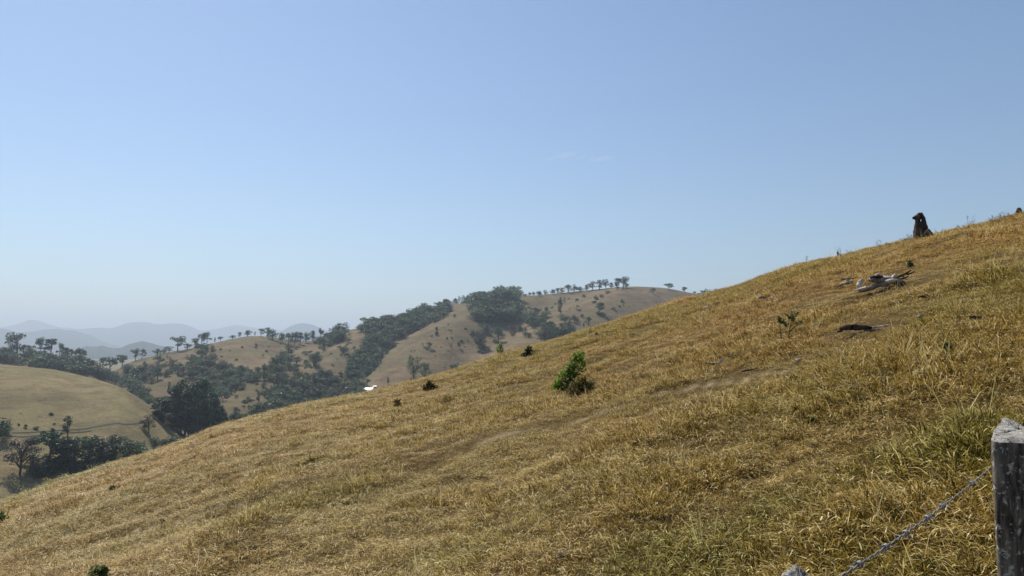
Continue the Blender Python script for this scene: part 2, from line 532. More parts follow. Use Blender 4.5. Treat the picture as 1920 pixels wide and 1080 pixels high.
mountain([(60, 640), (110, 625), (150, 614), (200, 613), (225, 608), (245, 605), (290, 608), (330, 607), (355, 612), (385, 622), (430, 634), (520, 640), (700, 650)], 11500, 2500, rough=80, wl=1300)
mountain([(-700, 640), (-200, 620), (0, 616), (40, 607), (60, 601), (80, 606), (100, 614), (180, 620), (300, 624), (400, 614), (440, 609), (480, 614), (530, 622), (640, 618), (760, 612), (900, 616), (1100, 610), (1300, 620), (1600, 610), (1900, 616), (2400, 640)], 13000, 2500, rough=90, wl=2000)
mountain([(500, 640), (530, 618), (548, 608), (568, 603), (588, 608), (604, 618), (640, 630), (720, 642)], 9000, 1500, rough=60, wl=900)
mountain([(130, 664), (160, 646), (200, 650), (232, 655), (250, 645), (275, 641), (300, 646), (330, 660), (370, 680)], 4300, 800, rough=35, wl=250)

# ------------------------------------------------------------------ haze: one closed box of even air, the sky wholly outside it
def box_mesh(name, lo, hi, mat=None):
    x0, y0, z0 = lo; x1, y1, z1 = hi
    V = [(x0, y0, z0), (x1, y0, z0), (x1, y1, z0), (x0, y1, z0), (x0, y0, z1), (x1, y0, z1), (x1, y1, z1), (x0, y1, z1)]
    Q = [(0, 3, 2, 1), (4, 5, 6, 7), (0, 1, 5, 4), (1, 2, 6, 5), (2, 3, 7, 6), (3, 0, 4, 7)]
    return mesh_quads(name, V, Q, [mat] if mat else [], smooth=False)
hm = bpy.data.materials.new("haze_air"); hm.use_nodes = True
hn = hm.node_tree; hn.nodes.clear()
ho = hn.nodes.new("ShaderNodeOutputMaterial"); pv = hn.nodes.new("ShaderNodeVolumePrincipled")
pv.inputs["Color"].default_value = (*HAZE_COLOR, 1)
pv.inputs["Density"].default_value = HAZE_DENSITY
pv.inputs["Anisotropy"].default_value = 0.3
hn.links.new(pv.outputs[0], ho.inputs["Volume"])
haze = link_mesh("haze", box_mesh("haze", (-33000, -33000, -210), (33000, 33000, 500), hm))
tag(haze, "pale blue summer haze lying over the valley and far mountains", "haze", kind="stuff")

# ------------------------------------------------------------------ shape builders
class MB:
    """collects tubes and leaf faces into one mesh of quads"""
    def __init__(s): s.V = []; s.Q = []; s.S = []; s.M = []; s.n = 0
    def add(s, V, Q, shade=.5, mi=0):
        V = np.asarray(V, float); Q = np.asarray(Q, int)
        s.V.append(V); s.Q.append(Q + s.n); s.n += len(V)
        s.S.append(np.broadcast_to(np.asarray(shade, float), (len(V),)).copy()); s.M.append(np.full(len(Q), mi))
    def mesh(s, name, mats, smooth=True):
        return mesh_quads(name, np.concatenate(s.V), np.concatenate(s.Q), mats, {"shade": np.concatenate(s.S)}, smooth, np.concatenate(s.M))

def tube(mb, pts, radii, seg=8, rough=0.0, mi=0, shade=.5, seed=0, flat=1.0, cap=True, sub=1, ridges=0):
    P = np.asarray(pts, float); Rr = np.asarray(radii, float)
    if sub > 1:
        t = np.linspace(0, len(P) - 1, (len(P) - 1) * sub + 1)
        P2 = np.stack([np.interp(t, np.arange(len(P)), P[:, i]) for i in range(3)], -1)
        k = np.array([.25, .5, .25])
        for _ in range(sub):
            P2[1:-1] = .25 * P2[:-2] + .5 * P2[1:-1] + .25 * P2[2:]
        Rr = np.interp(t, np.arange(len(P)), Rr); P = P2
    n = len(P)
    rs = np.random.default_rng(seed + 1000)
    T = np.gradient(P, axis=0); T /= np.linalg.norm(T, axis=1)[:, None] + 1e-12
    up = np.array([0, 0, 1.0]) if abs(T[0][2]) < .9 else np.array([0, 1.0, 0])
    V = []
    side = np.cross(T[0], up); side /= np.linalg.norm(side)
    ph = np.arange(seg) / seg * 2 * math.pi
    base_n = rs.normal(0, 1, seg)
    for i in range(n):
        side = side - T[i] * np.dot(side, T[i]); side /= np.linalg.norm(side)
        o = np.cross(T[i], side)
        base_n = .7 * base_n + .7 * rs.normal(0, 1, seg)
        rr = Rr[i] * (1 + rough * np.clip(base_n, -2, 2)) 
        if ridges: rr = rr * (1 + .18 * np.sin(ph * ridges + i * .25))
        V.append(P[i] + np.cos(ph)[:, None] * side * rr[:, None] + np.sin(ph)[:, None] * o * rr[:, None] * flat)
    V = np.concatenate(V)
    Q = []
    for i in range(n - 1):
        a = i * seg + np.arange(seg); b = i * seg + (np.arange(seg) + 1) % seg
        Q.append(np.stack([a, b, b + seg, a + seg], -1))
    Q = np.concatenate(Q)
    if cap:
        c0 = len(V); V = np.concatenate([V, [P[0] - T[0] * Rr[0] * .3, P[-1] + T[-1] * Rr[-1] * .3]])
        ex = []
        for k in range(0, seg, 2):
            ex.append((c0, (k + 2) % seg, k + 1, k)); l = (n - 1) * seg
            ex.append((c0 + 1, l + k, l + k + 1, l + (k + 2) % seg))
        Q = np.concatenate([Q, np.array(ex)])
    mb.add(V, Q, shade, mi)

def leaves(mb, C, size, shade, rs, aspect=1.0, upright=0.0, mi=0):
    """random small leaf faces at the points C"""
    n = len(C)
    u = rs.normal(0, 1, (n, 3)); u[:, 2] += upright * rs.choice([1, 1, -1], n)
    u /= np.linalg.norm(u, axis=1)[:, None]
    w = rs.normal(0, 1, (n, 3)); v = np.cross(u, w); v /= np.linalg.norm(v, axis=1)[:, None]
    s = (size * rs.uniform(.6, 1.35, n))[:, None]
    V = np.stack([C - u * s * .5 * aspect, C + v * s * .33, C + u * s * .5 * aspect, C - v * s * .33], 1).reshape(-1, 3)
    Q = np.arange(n * 4).reshape(-1, 4)
    mb.add(V, Q, np.repeat(shade, 4), mi)

def lobe_points(rs, c, r, n, shell=.55):
    d = rs.normal(0, 1, (n, 3)); d /= np.linalg.norm(d, axis=1)[:, None]
    k = rs.uniform(0, 1, n) ** .5
    k = shell + (1 - shell) * k
    k = np.where(rs.random(n) < .3, rs.uniform(0, 1, n), k) * rs.uniform(.85, 1.18, n)
    return np.asarray(c) + d * k[:, None] * np.asarray(r)

def tree_meshes(kind, seed, big=False):
    """a tree about 10 m tall: trunk mesh, crown mesh, joined mesh"""
    rs = np.random.default_rng(seed)
    tr, cr = MB(), MB()
    leafm = {'round': M_LEAF, 'umbrella': M_LEAF, 'tall': M_LEAF2, 'olive': M_LEAF2, 'grove': M_GROVE, 'bare': M_GREY, 'shrub': M_LEAF2, 'palm': M_LEAF2}[kind]
    lean = rs.uniform(-.5, .5, 2)
    lobes = []
    dens = 1.0
    size = .55
    if kind in ('round', 'olive'):
        tube(tr, [(0, 0, -.6), (0, 0, 2.5), (lean[0], lean[1], 6.5)], [.34, .26, .1], 6, .1)
        for _ in range(9 if not big else 13):
            a = rs.uniform(0, 6.28); q = rs.uniform(0, 1) ** .6
            zz = rs.uniform(2.0, 8.3)
            w = 3.4 * math.sin(min(1, (zz - 1.2) / 7.8) * math.pi) ** .5
            lobes.append(((math.cos(a) * w * q, math.sin(a) * w * q, zz), rs.uniform(1.2, 2.0, 3) * (1, 1, .8), 85))
            tube(tr, [(0, 0, 2.2), (math.cos(a) * w * q * .8, math.sin(a) * w * q * .8, zz)], [.14, .04], 4)
        lobes.append(((0, 0, 4.6), (3.0, 3.0, 3.4), 190))
    elif kind == 'umbrella':
        tube(tr, [(0, 0, -.6), (0, 0, 4), (lean[0] * .6, lean[1] * .6, 8.6)], [.3, .24, .14], 6, .1)
        nb = int(rs.integers(7, 12))
        for i in range(nb):
            a = rs.uniform(0, 6.28); q = rs.uniform(1.2, 3.3)
            zz = rs.uniform(6.6, 9.3) if i < nb - 3 else rs.uniform(3.8, 6.6)
            lobes.append(((math.cos(a) * q, math.sin(a) * q, zz), (rs.uniform(1.2, 2.2), rs.uniform(1.2, 2.2), rs.uniform(.6, 1.25)), 100))
            tube(tr, [(0, 0, zz - 2.2), (math.cos(a) * q, math.sin(a) * q, zz - .2)], [.14, .05], 4)
        lobes.append(((lean[0] * 2, lean[1] * 2, 8.4), (2.3, 2.3, 1.3), 150))
    elif kind in ('tall', 'grove'):
        tube(tr, [(0, 0, -.8), (0, 0, 5), (lean[0], lean[1], 9.3)], [.2, .15, .04], 6, .08)
        nl = 16 if kind == 'tall' else 24
        for i in range(nl):
            zz = (2.4 if kind == 'tall' else 1.2) + (7.2 if kind == 'tall' else 8.2) * (i + .5) / nl; a = rs.uniform(0, 6.28)
            w = (1.5 if kind == 'tall' else 1.9) * math.sin(min(1, (zz - 1.2) / 9.3) * math.pi) ** .55
            lobes.append(((math.cos(a) * w * .7, math.sin(a) * w * .7, zz), (rs.uniform(.6, 1.05), rs.uniform(.6, 1.05), rs.uniform(.55, .9)), 60 if kind == 'tall' else 110))
            tube(tr, [(0, 0, zz - 1.1), (math.cos(a) * w * .7, math.sin(a) * w * .7, zz)], [.07, .02], 4)
        size = .42 if kind == 'tall' else .34
    elif kind == 'bare':
        tube(tr, [(0, 0, -.6), (0, 0, 3), (lean[0], lean[1], 8)], [.26, .2, .05], 6, .1)
        for i in range(26):
            a = rs.uniform(0, 6.28); zz = rs.uniform(3.5, 9.3); w = 3.0 * math.sin(min(1, (zz - 1.6) / 8.2) * math.pi) ** .5 * rs.uniform(.5, 1)
            e = np.array([math.cos(a) * w, math.sin(a) * w, zz])
            tube(tr, [(0, 0, max(1.5, zz * .5 - .3)), e * (.55, .55, .85), e], [.09, .06, .015], 4)
            lobes.append((e, (1.1, 1.1, .9), 80))
        size = .34
    elif kind == 'shrub':
        tube(tr, [(0, 0, -.5), (.2, 0, 2.5)], [.3, .1], 5)
        for _ in range(7):
            a = rs.uniform(0, 6.28); q = rs.uniform(0, 4.5)
            lobes.append(((math.cos(a) * q, math.sin(a) * q, rs.uniform(2.0, 6.5) * (1 - q / 9)), rs.uniform(2.0, 3.4, 3) * (1, 1, .85), 80))
        size = 1.1
    elif kind == 'palm':
        tube(tr, [(0, 0, -.5), (.1, 0, 4), (.3, 0, 7.8)], [.2, .16, .14], 6)
        for i in range(16):
            a = i * .39 + rs.uniform(-.1, .1); d = rs.uniform(-.4, .8)
            for t in np.linspace(.1, 1, 12):
                p = np.array([.3 + math.cos(a) * 3 * t, math.sin(a) * 3 * t, 7.8 + 1.6 * t * (d + .6) - 2.4 * t * t])
                lobes.append((p, (.22, .22, .3), 6))
        size = .5
    for c, r, n in lobes:
        if big: n = int(n * 1.6)
        C = lobe_points(rs, c, r, n)
        C = C[C[:, 2] > .15]
        sh = np.clip(rs.uniform(.25, .75) + rs.normal(0, .16, len(C)), 0, 1)
        leaves(cr, C, size * (.8 if big else 1), sh, rs, 1.25)
    both = MB()
    for V, Q, S in zip(tr.V, tr.Q, tr.S): both.V.append(V); both.S.append(S)
    both.V = tr.V + cr.V; both.S = tr.S + cr.S
    both.Q = tr.Q + [q + tr.n for q in cr.Q]; both.M = [m * 0 + 1 for m in tr.M] + cr.M
    return (tr.mesh("trunk", [M_BARK]), cr.mesh("crown", [leafm], False), both.mesh("tree", [leafm, M_BARK], False))

TREES = {}
for ki, (kind, nv) in enumerate((('round', 6), ('olive', 4), ('umbrella', 7), ('tall', 2), ('grove', 4), ('bare', 3), ('shrub', 4), ('palm', 1))):
    TREES[kind] = [tree_meshes(kind, 50 * ki + i, kind in ('grove',)) for i in range(nv)]
NAMES = {'round': 'round_tree', 'olive': 'bushy_tree', 'umbrella': 'umbrella_tree', 'tall': 'tall_tree', 'grove': 'grove_tree', 'bare': 'bare_tree', 'shrub': 'shrub', 'palm': 'palm_tree'}
WIDTH = {'round': 8.0, 'olive': 8.0, 'umbrella': 7.6, 'tall': 4.4, 'grove': 5.0, 'bare': 6.6, 'shrub': 12.0, 'palm': 6.4}
HGT = {'shrub': 8.0}
def plant(px, py, hp, wp, kind, label, group, dist=None, cat=None, parts=None):
    """a tree whose foot is seen at (px, py), hp tall and wp wide in photo pixels"""
    p = far_at(px, py) if dist is None else dist
    r = math.hypot(p.x, p.y)
    H = hp / F * r; W = wp / F * r
    sz = H / HGT.get(kind, 9.8); sw = W / WIDTH[kind]
    v = random.choice(TREES[kind])
    with_parts = (hp >= 17 and kind != 'shrub') if parts is None else parts
    rz = random.uniform(0, 6.28)
    base = (p.x, p.y, p.z - .15)
    if with_parts:
        o = bpy.data.objects.new(NAMES[kind], None); col_link(o)
        for nm, me in (("trunk", v[0]), ("crown", v[1])):
            c = bpy.data.objects.new(nm, me); col_link(c); c.parent = o
    else:
        o = bpy.data.objects.new(NAMES[kind], v[2]); col_link(o)
    o.location = base; o.scale = (sw, sw, sz); o.rotation_euler = (random.gauss(0, .05), random.gauss(0, .05), rz)
    tag(o, label, cat or ("shrub" if kind == 'shrub' else "tree"), group)
    return o

ORD = "first second third fourth fifth sixth seventh eighth ninth tenth eleventh twelfth thirteenth fourteenth fifteenth sixteenth seventeenth eighteenth nineteenth twentieth twenty-first twenty-second twenty-third twenty-fourth twenty-fifth".split()

# ---- the row of small trees along the bald far hilltop (foot x, foot y, height, width, kind)
row = [(977, 556, 8, 5, 'round'), (985, 556, 6, 6, 'olive'), (993, 555, 8, 7, 'round'), (1000, 554, 8, 6, 'round'), (1011, 554, 11, 12, 'round'),
       (1023, 552, 9, 7, 'olive'), (1036, 551, 11, 9, 'round'), (1045, 550, 11, 8, 'round'), (1054, 549, 11, 11, 'olive'), (1066, 548, 16, 14, 'round'),
       (1077, 547, 15, 10, 'olive'), (1088, 546, 11, 12, 'round'), (1100, 545, 12, 10, 'round'), (1111, 543, 15, 13, 'bare'), (1124, 542, 16, 13, 'tall'),
       (1136, 540, 16, 12, 'bare'), (1147, 540, 11, 10, 'round'), (1156, 543, 16, 10, 'round'), (1168, 540, 21, 19, 'umbrella'), (1175, 540, 12, 10, 'olive')]
desc = {'umbrella': 'small flat-crowned', 'round': 'small round dark', 'olive': 'small spreading green', 'bare': 'thin grey', 'tall': 'dense pointed'}
for i, (x, y, hh, ww, k) in enumerate(row):
    plant(x, y + 1, hh * 1.12, ww * 1.35, k, f"{desc[k]} tree, {ORD[i]} from the wood in the row along the bald hilltop", "trees in a row along the far hilltop")
plant(1254, 544, 13, 18, 'umbrella', "spreading tree alone on the skyline where the bald hilltop slopes down", "lone trees past the far hilltop")
plant(1283, 550, 12, 10, 'umbrella', "thin small-crowned tree on the skyline above the orange earth bank", "lone trees past the far hilltop")
plant(1303, 558, 13, 7, 'palm', "tiny palm on the skyline just before the near slope hides the hill", "lone trees past the far hilltop")
plant(1311, 560, 12, 8, 'palm', "tiny leaning palm touching the dark clump where near slope begins", "lone trees past the far hilltop")
for i, (x, hh, ww) in enumerate(((1318, 20, 14), (1327, 21, 15), (1337, 23, 17))):
    plant(x, 562, hh, ww, 'olive', f"{('low dark tree at the downhill end', 'low dark tree in the middle', 'dark domed tree at the uphill end')[i]} of the clump behind the near crest", "clump of trees behind the near crest")
plant(1225, 553, 14, 13, 'umbrella', "dark flat-topped tree just under the bald hilltop with shadow below it", "single trees on the far hillside")

# ---- skyline of the long shoulder, from the saddle up to the wood
sk = [(229, 689, 21, 23, 'umbrella', "wide dark umbrella tree standing just uphill of the saddle"),
      (254, 677, 20, 14, 'umbrella', "thin flat-topped tree next above the wide umbrella tree by the saddle"),
      (266, 674, 17, 12, 'umbrella', "small umbrella tree with dense top, third up from the saddle"),
      (294, 668, 14, 16, 'olive', "low grey-green tree spilling over the ridge crest above the saddle"),
      (307, 664, 11, 10, 'round', "small round tree left of the big twisted crown on the ridge crest"),
      (317, 662, 12, 13, 'umbrella', "little flat-topped tree touching the big twisted crown on the crest"),
      (333, 659, 25, 27, 'umbrella', "big twisted broad-crowned tree, largest on the lower ridge crest"),
      (351, 656, 13, 16, 'round', "low round tree just uphill of the big twisted crown"),
      (366, 650, 17, 18, 'round', "bright green round tree below the tall layered tree on crest"),
      (377, 648, 21, 13, 'umbrella', "layered flat-topped tree between round green tree and tall one"),
      (388, 645, 22, 16, 'umbrella', "tall layered tree, highest of the crest trio mid ridge"),
      (403, 640, 9, 4, 'tall', "tiny pole-like tree alone on the ridge crest"),
      (414, 637, 8, 10, 'umbrella', "tiny flat bush-like tree after the pole-like tree"),
      (436, 632, 8, 14, 'round', "low wide tree before the round pair on the ridge crest"),
      (450, 630, 10, 9, 'round', "smaller round tree of the pair on the smooth ridge crest"),
      (464, 629, 12, 17, 'round', "broad round tree of the pair on the smooth ridge crest"),
      (478, 629, 8, 4, 'tall', "tiny upright tree before the dark crest wood"),
      (489, 631, 14, 13, 'umbrella', "thin open-crowned tree at the start of the dark crest wood"),
      (500, 632, 17, 13, 'umbrella', "flat-topped tree leaning into the big dark crown on crest"),
      (511, 637, 24, 24, 'round', "big dark round crown at the head of the wooded gully")]
for x, y, hh, ww, k, l in sk:
    plant(x, y, hh, ww, k, l, "trees along the long ridge crest")
for i, (x, y, hh, ww) in enumerate(((529, 642, 22, 17), (541, 646, 24, 18), (552, 648, 27, 17), (563, 646, 24, 18), (574, 643, 24, 18), (586, 639, 20, 15))):
    plant(x, y, hh, ww, 'round', f"dark tree, {ORD[i]} past the big round crown in the wood heading the gully", "trees heading the wooded gully")
plant(601, 640, 25, 9, 'umbrella', "slim bare-stemmed tree standing in the skyline gap before the ridge wood", "trees along the long ridge crest")
plant(549, 628, 14, 10, 'bare', "dead branching tree poking above the gully wood", "trees along the long ridge crest")
for i, (x, y, hh, ww) in enumerate(((853, 570, 19, 14), (864, 568, 23, 18), (874, 568, 20, 15))):
    p = far_at(x, 571); n_ = math.hypot(p.x, p.y); k = (n_ + 35) / n_
    q = Vector((p.x * k, p.y * k, 0)); q.z = land_at_xy(q.x, q.y)
    plant(x, y, hh + 6, ww, 'bare' if i == 0 else 'olive', f"{('thin pale', 'broad hazy', 'dark hazy')[i]} tree in the dip between the ridge wood and the round wood", "hazy trees in the crest dip", q)

# ---- skyline of the wooded shoulder at the far side
lk = [(6, 668, 15, 18, 'olive', "low bushy tree at the very edge of the wooded shoulder skyline"),
      (20, 666, 18, 16, 'olive', "bushy tree under the great twisted araucaria on wooded shoulder"),
      (33, 668, 36, 30, 'umbrella', "great twisted wide-armed tree towering over the wooded shoulder"),
      (43, 667, 22, 16, 'round', "dark tree tucked beside the great twisted tree on the shoulder"),
      (58, 667, 20, 17, 'bare', "grey bushy tree between the twisted tree and the T-shaped tree"),
      (75, 668, 33, 15, 'umbrella', "T-shaped flat-topped tree with long bare trunk on the shoulder"),
      (95, 667, 31, 20, 'umbrella', "umbrella tree with double-tiered crown beside the T-shaped tree"),
      (111, 667, 26, 11, 'umbrella', "narrow grey-topped tree just after the double-tiered umbrella tree")]
for x, y, hh, ww, k, l in lk:
    plant(x, y, hh, ww, k, l, "trees along the wooded shoulder skyline")
for i, (x, y, hh, ww) in enumerate(((121, 672, 19, 13), (131, 672, 18, 13), (141, 673, 19, 13), (150, 675, 21, 13), (158, 680, 21, 13))):
    plant(x, y, hh, ww, 'umbrella', f"small flat-topped tree, {ORD[i]} in the even row on the wooded shoulder", "even row of flat-topped trees")
plant(166, 688, 16, 14, 'round', "dark bush-like tree where the shoulder drops toward the saddle", "trees by the saddle", parts=True)
plant(192, 694, 22, 18, 'umbrella', "flat tree on the far lip of the saddle beside the wide crown", "trees by the saddle")
plant(206, 700, 28, 24, 'umbrella', "wide-crowned tree in the bottom of the saddle", "trees by the saddle")
plant(203, 716, 22, 20, 'round', "very dark round tree below the saddle by the pasture hill's edge", "trees by the saddle")

# ---- single trees that stand out on the far hillside
single = [(1052, 593, 34, 13, 'tall', "tall dark narrow tree high on the far hillside under the row"),
          (1026, 588, 14, 12, 'round', "small round tree with smaller bush, uphill of the green clump"),
          (988, 604, 22, 24, 'olive', "upper tree of the green clump beside the round wood"),
          (1002, 612, 26, 30, 'round', "large lower tree of the green clump beside the round wood"),
          (1018, 610, 22, 22, 'olive', "rounded green tree at the outer end of the green clump"),
          (1123, 590, 23, 21, 'umbrella', "green tree with clear trunk alone on the bare far slope"),
          (1128, 559, 9, 11, 'round', "small tree just below the row's grey trees"),
          (1117, 562, 9, 12, 'shrub', "low shrub beside the small tree below the hilltop row"),
          (1095, 558, 7, 8, 'shrub', "dark little shrub under the hilltop row, middle of three"),
          (1082, 564, 7, 9, 'shrub', "dark little shrub under the hilltop row, lowest of three"),
          (1077, 605, 17, 16, 'olive', "light green dome tree between the narrow tree and near crest"),
          (1060, 606, 14, 20, 'round', "dark spreading tree at the foot of the tall narrow tree"),
          (1103, 609, 17, 16, 'round', "dark round tree alone just above the near crest"),
          (1094, 614, 9, 5, 'tall', "thin small pole tree beside the dark round tree near crest"),
          (1020, 643, 33, 26, 'bare', "greyish tree in the dark clump cut off by the near crest"),
          (1037, 642, 34, 25, 'round', "middle dark tree of the clump cut off by the near crest"),
          (1055, 638, 32, 26, 'tall', "deep green many-stemmed tree of the clump on near crest"),
          (1069, 628, 22, 20, 'round', "dark tree at the uphill end of the clump on near crest"),
          (935, 642, 32, 23, 'round', "dark teardrop-shaped tree in the gully under the round wood"),
          (912, 624, 20, 22, 'round', "dark tree just under the round wood at the gully head"),
          (899, 655, 38, 24, 'bare', "tall pale grey tree beside the gully under the round wood"),
          (887, 632, 13, 17, 'shrub', "flat bush uphill of the tall pale grey tree"),
          (960, 622, 14, 20, 'bare', "grey scrubby tree between the gully and green clump"),
          (985, 633, 16, 18, 'olive', "loose green tree below the green clump"),
          (975, 622, 12, 15, 'shrub', "small bush between grey scrub and loose green tree"),
          (805, 656, 17, 12, 'round', "lone small dark tree on the smooth spur"),
          (820, 629, 9, 8, 'shrub', "small dark bush higher on the smooth spur"),
          (819, 619, 8, 7, 'shrub', "tiny bush topmost on the smooth spur"),
          (866, 642, 8, 9, 'shrub', "tiny bush in the hollow beside the grey tree"),
          (861, 652, 12, 7, 'bare', "small grey stick tree in the hollow"),
          (853, 597, 9, 7, 'bare', "small grey tree near the top of the smooth spur"),
          (838, 636, 7, 6, 'shrub', "speck of bush between spur and hollow"),
          (775, 708, 42, 28, 'olive', "larger round-crowned dull tree of the pair rising from behind near crest"),
          (797, 709, 32, 26, 'olive', "smaller round-crowned dull tree of the pair rising from behind near crest"),
          (851, 691, 13, 22, 'shrub', "teal green bush peeking over the near crest"),
          (588, 687, 26, 28, 'round', "dark cluster tree alone on the bare slope left of the forest band"),
          (645, 662, 14, 19, 'round', "small dark tree beside the forest band on the bare slope"),
          (637, 652, 6, 6, 'shrub', "tiny bush above the small dark tree by the forest band"),
          (653, 643, 10, 13, 'round', "small tree high in the grassy notch of the forest band"),
          (607, 659, 9, 12, 'round', "small dark tree under the gully-head wood"),
          (556, 683, 15, 21, 'bare', "dull brown-grey tree beside the wooded gully"),
          (521, 674, 9, 12, 'bare', "small brown-grey tree above the wooded gully foot"),
          (380, 670, 26, 26, 'round', "dark crooked tree high on the shoulder slope"),
          (372, 682, 14, 22, 'round', "dark bush under the crooked tree on the shoulder slope"),
          (394, 682, 18, 24, 'round', "dark wide tree directly below the crooked tree"),
          (356, 680, 15, 22, 'bare', "grey rounded tree left of the crooked tree"),
          (322, 694, 20, 20, 'bare', "grey-violet tree in the middle of the shoulder slope"),
          (297, 678, 12, 20, 'shrub', "flat dark bush shape added for a shadow below the crest above the saddle"),  # dark foliage added in place of a shadow on the slope
          (271, 687, 10, 8, 'shrub', "small upright bush low on the shoulder slope"),
          (240, 697, 14, 20, 'bare', "brownish tree at the foot of the shoulder near the saddle"),
          (262, 712, 26, 30, 'round', "very dark wide tree low on the shoulder slope"),
          (295, 712, 24, 20, 'round', "dark tree beside the very dark wide tree"),
          (540, 668, 26, 20, 'round', "upper dark tree of the column down the wooded gully"),
          (541, 686, 24, 22, 'round', "lower dark tree of the column down the wooded gully"),
          (485, 757, 22, 8, 'tall', "slim upright green tree on the pale knoll"),
          (316, 735, 18, 8, 'tall', "slim dark upright tree on the pale valley meadow"),
          (728, 721, 13, 7, 'tall', "small dark upright tree beside the white roof")]
for x, y, hh, ww, k, l in single:
    plant(x, y, hh, ww, k, l, "single trees on the far hillside")

# ---- trees about the pasture hill
plant(127, 818, 32, 19, 'tall', "dark pointed tree alone on the track across the pasture hill", "trees about the pasture hill", parts=True)
plant(-2, 824, 38, 36, 'round', "dark round tree at the edge of view on the pasture hill track", "trees about the pasture hill", parts=True)
plant(12, 812, 24, 20, 'round', "small dark tree beside the round one at the edge of view", "trees about the pasture hill", parts=True)
plant(279, 812, 30, 25, 'bare', "grey round-headed tree standing just clear of the grove", "trees about the pasture hill", parts=True)
plant(37, 890, 58, 50, 'bare', "large purplish bare tree low on the pasture hill", "trees about the pasture hill", parts=True)
plant(70, 893, 26, 20, 'bare', "small bare tree with reddish stem beside the large bare tree", "trees about the pasture hill", parts=True)
plant(90, 875, 54, 46, 'umbrella', "spreading dark tree with clear trunk uphill of the bare tree", "trees about the pasture hill", parts=True)
for i, (x, y, hh, ww, k) in enumerate(((118, 868, 44, 36, 'bare'), (140, 878, 52, 44, 'round'), (165, 872, 48, 42, 'round'), (190, 868, 42, 38, 'bare'), (214, 866, 46, 48, 'olive'), (240, 864, 40, 40, 'round'), (262, 858, 24, 34, 'round'))):
    plant(x, y, hh, ww * 1.3, k, f"{'grey' if k == 'bare' else 'dark green'} tree, {ORD[i]} from the spreading tree in the thicket below the pasture hill", "thicket below the pasture hill", parts=True)

# ---- the tall dark grove
gr = [(300, 842, 92, 34), (318, 846, 110, 36), (338, 848, 124, 38), (352, 850, 122, 36), (330, 850, 96, 40), (368, 852, 128, 38), (384, 850, 112, 38), (398, 848, 92, 36),
      (412, 842, 74, 34), (424, 836, 56, 30), (305, 838, 62, 32), (346, 838, 96, 38), (378, 842, 88, 38), (360, 832, 104, 36), (437, 828, 46, 22), (293, 832, 58, 22), (402, 830, 52, 28)]
for i, (x, y, hh, ww) in enumerate(gr):
    a, e = pix_dir(x, y); a = float(a)
    r = 352 + (i * 37 % 23)
    z = float(e) * r
    p = Vector((math.sin(a) * r, math.cos(a) * r, land_at_xy(math.sin(a) * r, math.cos(a) * r)))
    yb = float(pix_of(a, p.z / r)[1]); top = y - hh
    tall = hh >= 118
    plant(x, yb, yb - top, ww * 1.22, 'grove', "very tall dark tree crowning the dense grove beside the pasture hill" if tall else "tall dark tree packed in the dense grove beside the pasture hill",
          "tallest trees of the dense grove" if tall else "trees of the dense grove", p, parts=True)

# ------------------------------------------------------------------ uncountable stuff: one object each, scattered by geometry nodes
def scatter(name, P, rot, scl, idx, sources, extra=None):
    """points P carry copies of the source meshes"""
    coll = bpy.data.collections.new(name + "_kinds")
    for i, me in enumerate(sources):
        so = bpy.data.objects.new("%s_kind_%02d" % (name, i), me); coll.objects.link(so)
    me = bpy.data.meshes.new(name)
    P = np.asarray(P, np.float32)
    me.vertices.add(len(P)); me.vertices.foreach_set("co", P.ravel())
    def att(nm, typ, val, key):
        a = me.attributes.new(nm, typ, 'POINT'); a.data.foreach_set(key, np.asarray(val).ravel())
    att("rot", 'FLOAT_VECTOR', np.asarray(rot, np.float32), "vector")
    att("scl", 'FLOAT_VECTOR', np.asarray(scl, np.float32), "vector")
    att("idx", 'INT', np.asarray(idx, np.int32), "value")
    for k, v in (extra or {}).items(): att(k, 'FLOAT', np.asarray(v, np.float32), "value")
    o = bpy.data.objects.new(name, me); col_link(o)
    ng = bpy.data.node_groups.new(name + "_scatter", 'GeometryNodeTree')
    ng.interface.new_socket("Geometry", in_out='INPUT', socket_type='NodeSocketGeometry')
    ng.interface.new_socket("Geometry", in_out='OUTPUT', socket_type='NodeSocketGeometry')
    gi = ng.nodes.new("NodeGroupInput"); go = ng.nodes.new("NodeGroupOutput")
    iop = ng.nodes.new("GeometryNodeInstanceOnPoints")
    ci = ng.nodes.new("GeometryNodeCollectionInfo")
    ci.inputs["Collection"].default_value = coll
    ci.inputs["Separate Children"].default_value = True
    ci.inputs["Reset Children"].default_value = True
    def named(nm, typ):
        n = ng.nodes.new("GeometryNodeInputNamedAttribute"); n.data_type = typ; n.inputs[0].default_value = nm
        return n.outputs[0]
    e2r = ng.nodes.new("FunctionNodeEulerToRotation")
    ng.links.new(named("rot", 'FLOAT_VECTOR'), e2r.inputs[0])
    ng.links.new(gi.outputs[0], iop.inputs["Points"])
    ng.links.new(ci.outputs[0], iop.inputs["Instance"])
    iop.inputs["Pick Instance"].default_value = True
    ng.links.new(named("idx", 'INT'), iop.inputs["Instance Index"])
    ng.links.new(e2r.outputs[0], iop.inputs["Rotation"])
    ng.links.new(named("scl", 'FLOAT_VECTOR'), iop.inputs["Scale"])
    ng.links.new(iop.outputs[0], go.inputs[0])
    m = o.modifiers.new("scatter", 'NODES'); m.node_group = ng
    return o

def in_poly(x, y, poly):
    inside = np.zeros(len(x), bool); n = len(poly)
    for i in range(n):
        x0, y0 = poly[i]; x1, y1 = poly[(i + 1) % n]
        c = ((y0 > y) != (y1 > y)) & (x < (x1 - x0) * (y - y0) / ((y1 - y0) or 1e-9) + x0)
        inside ^= c
    return inside

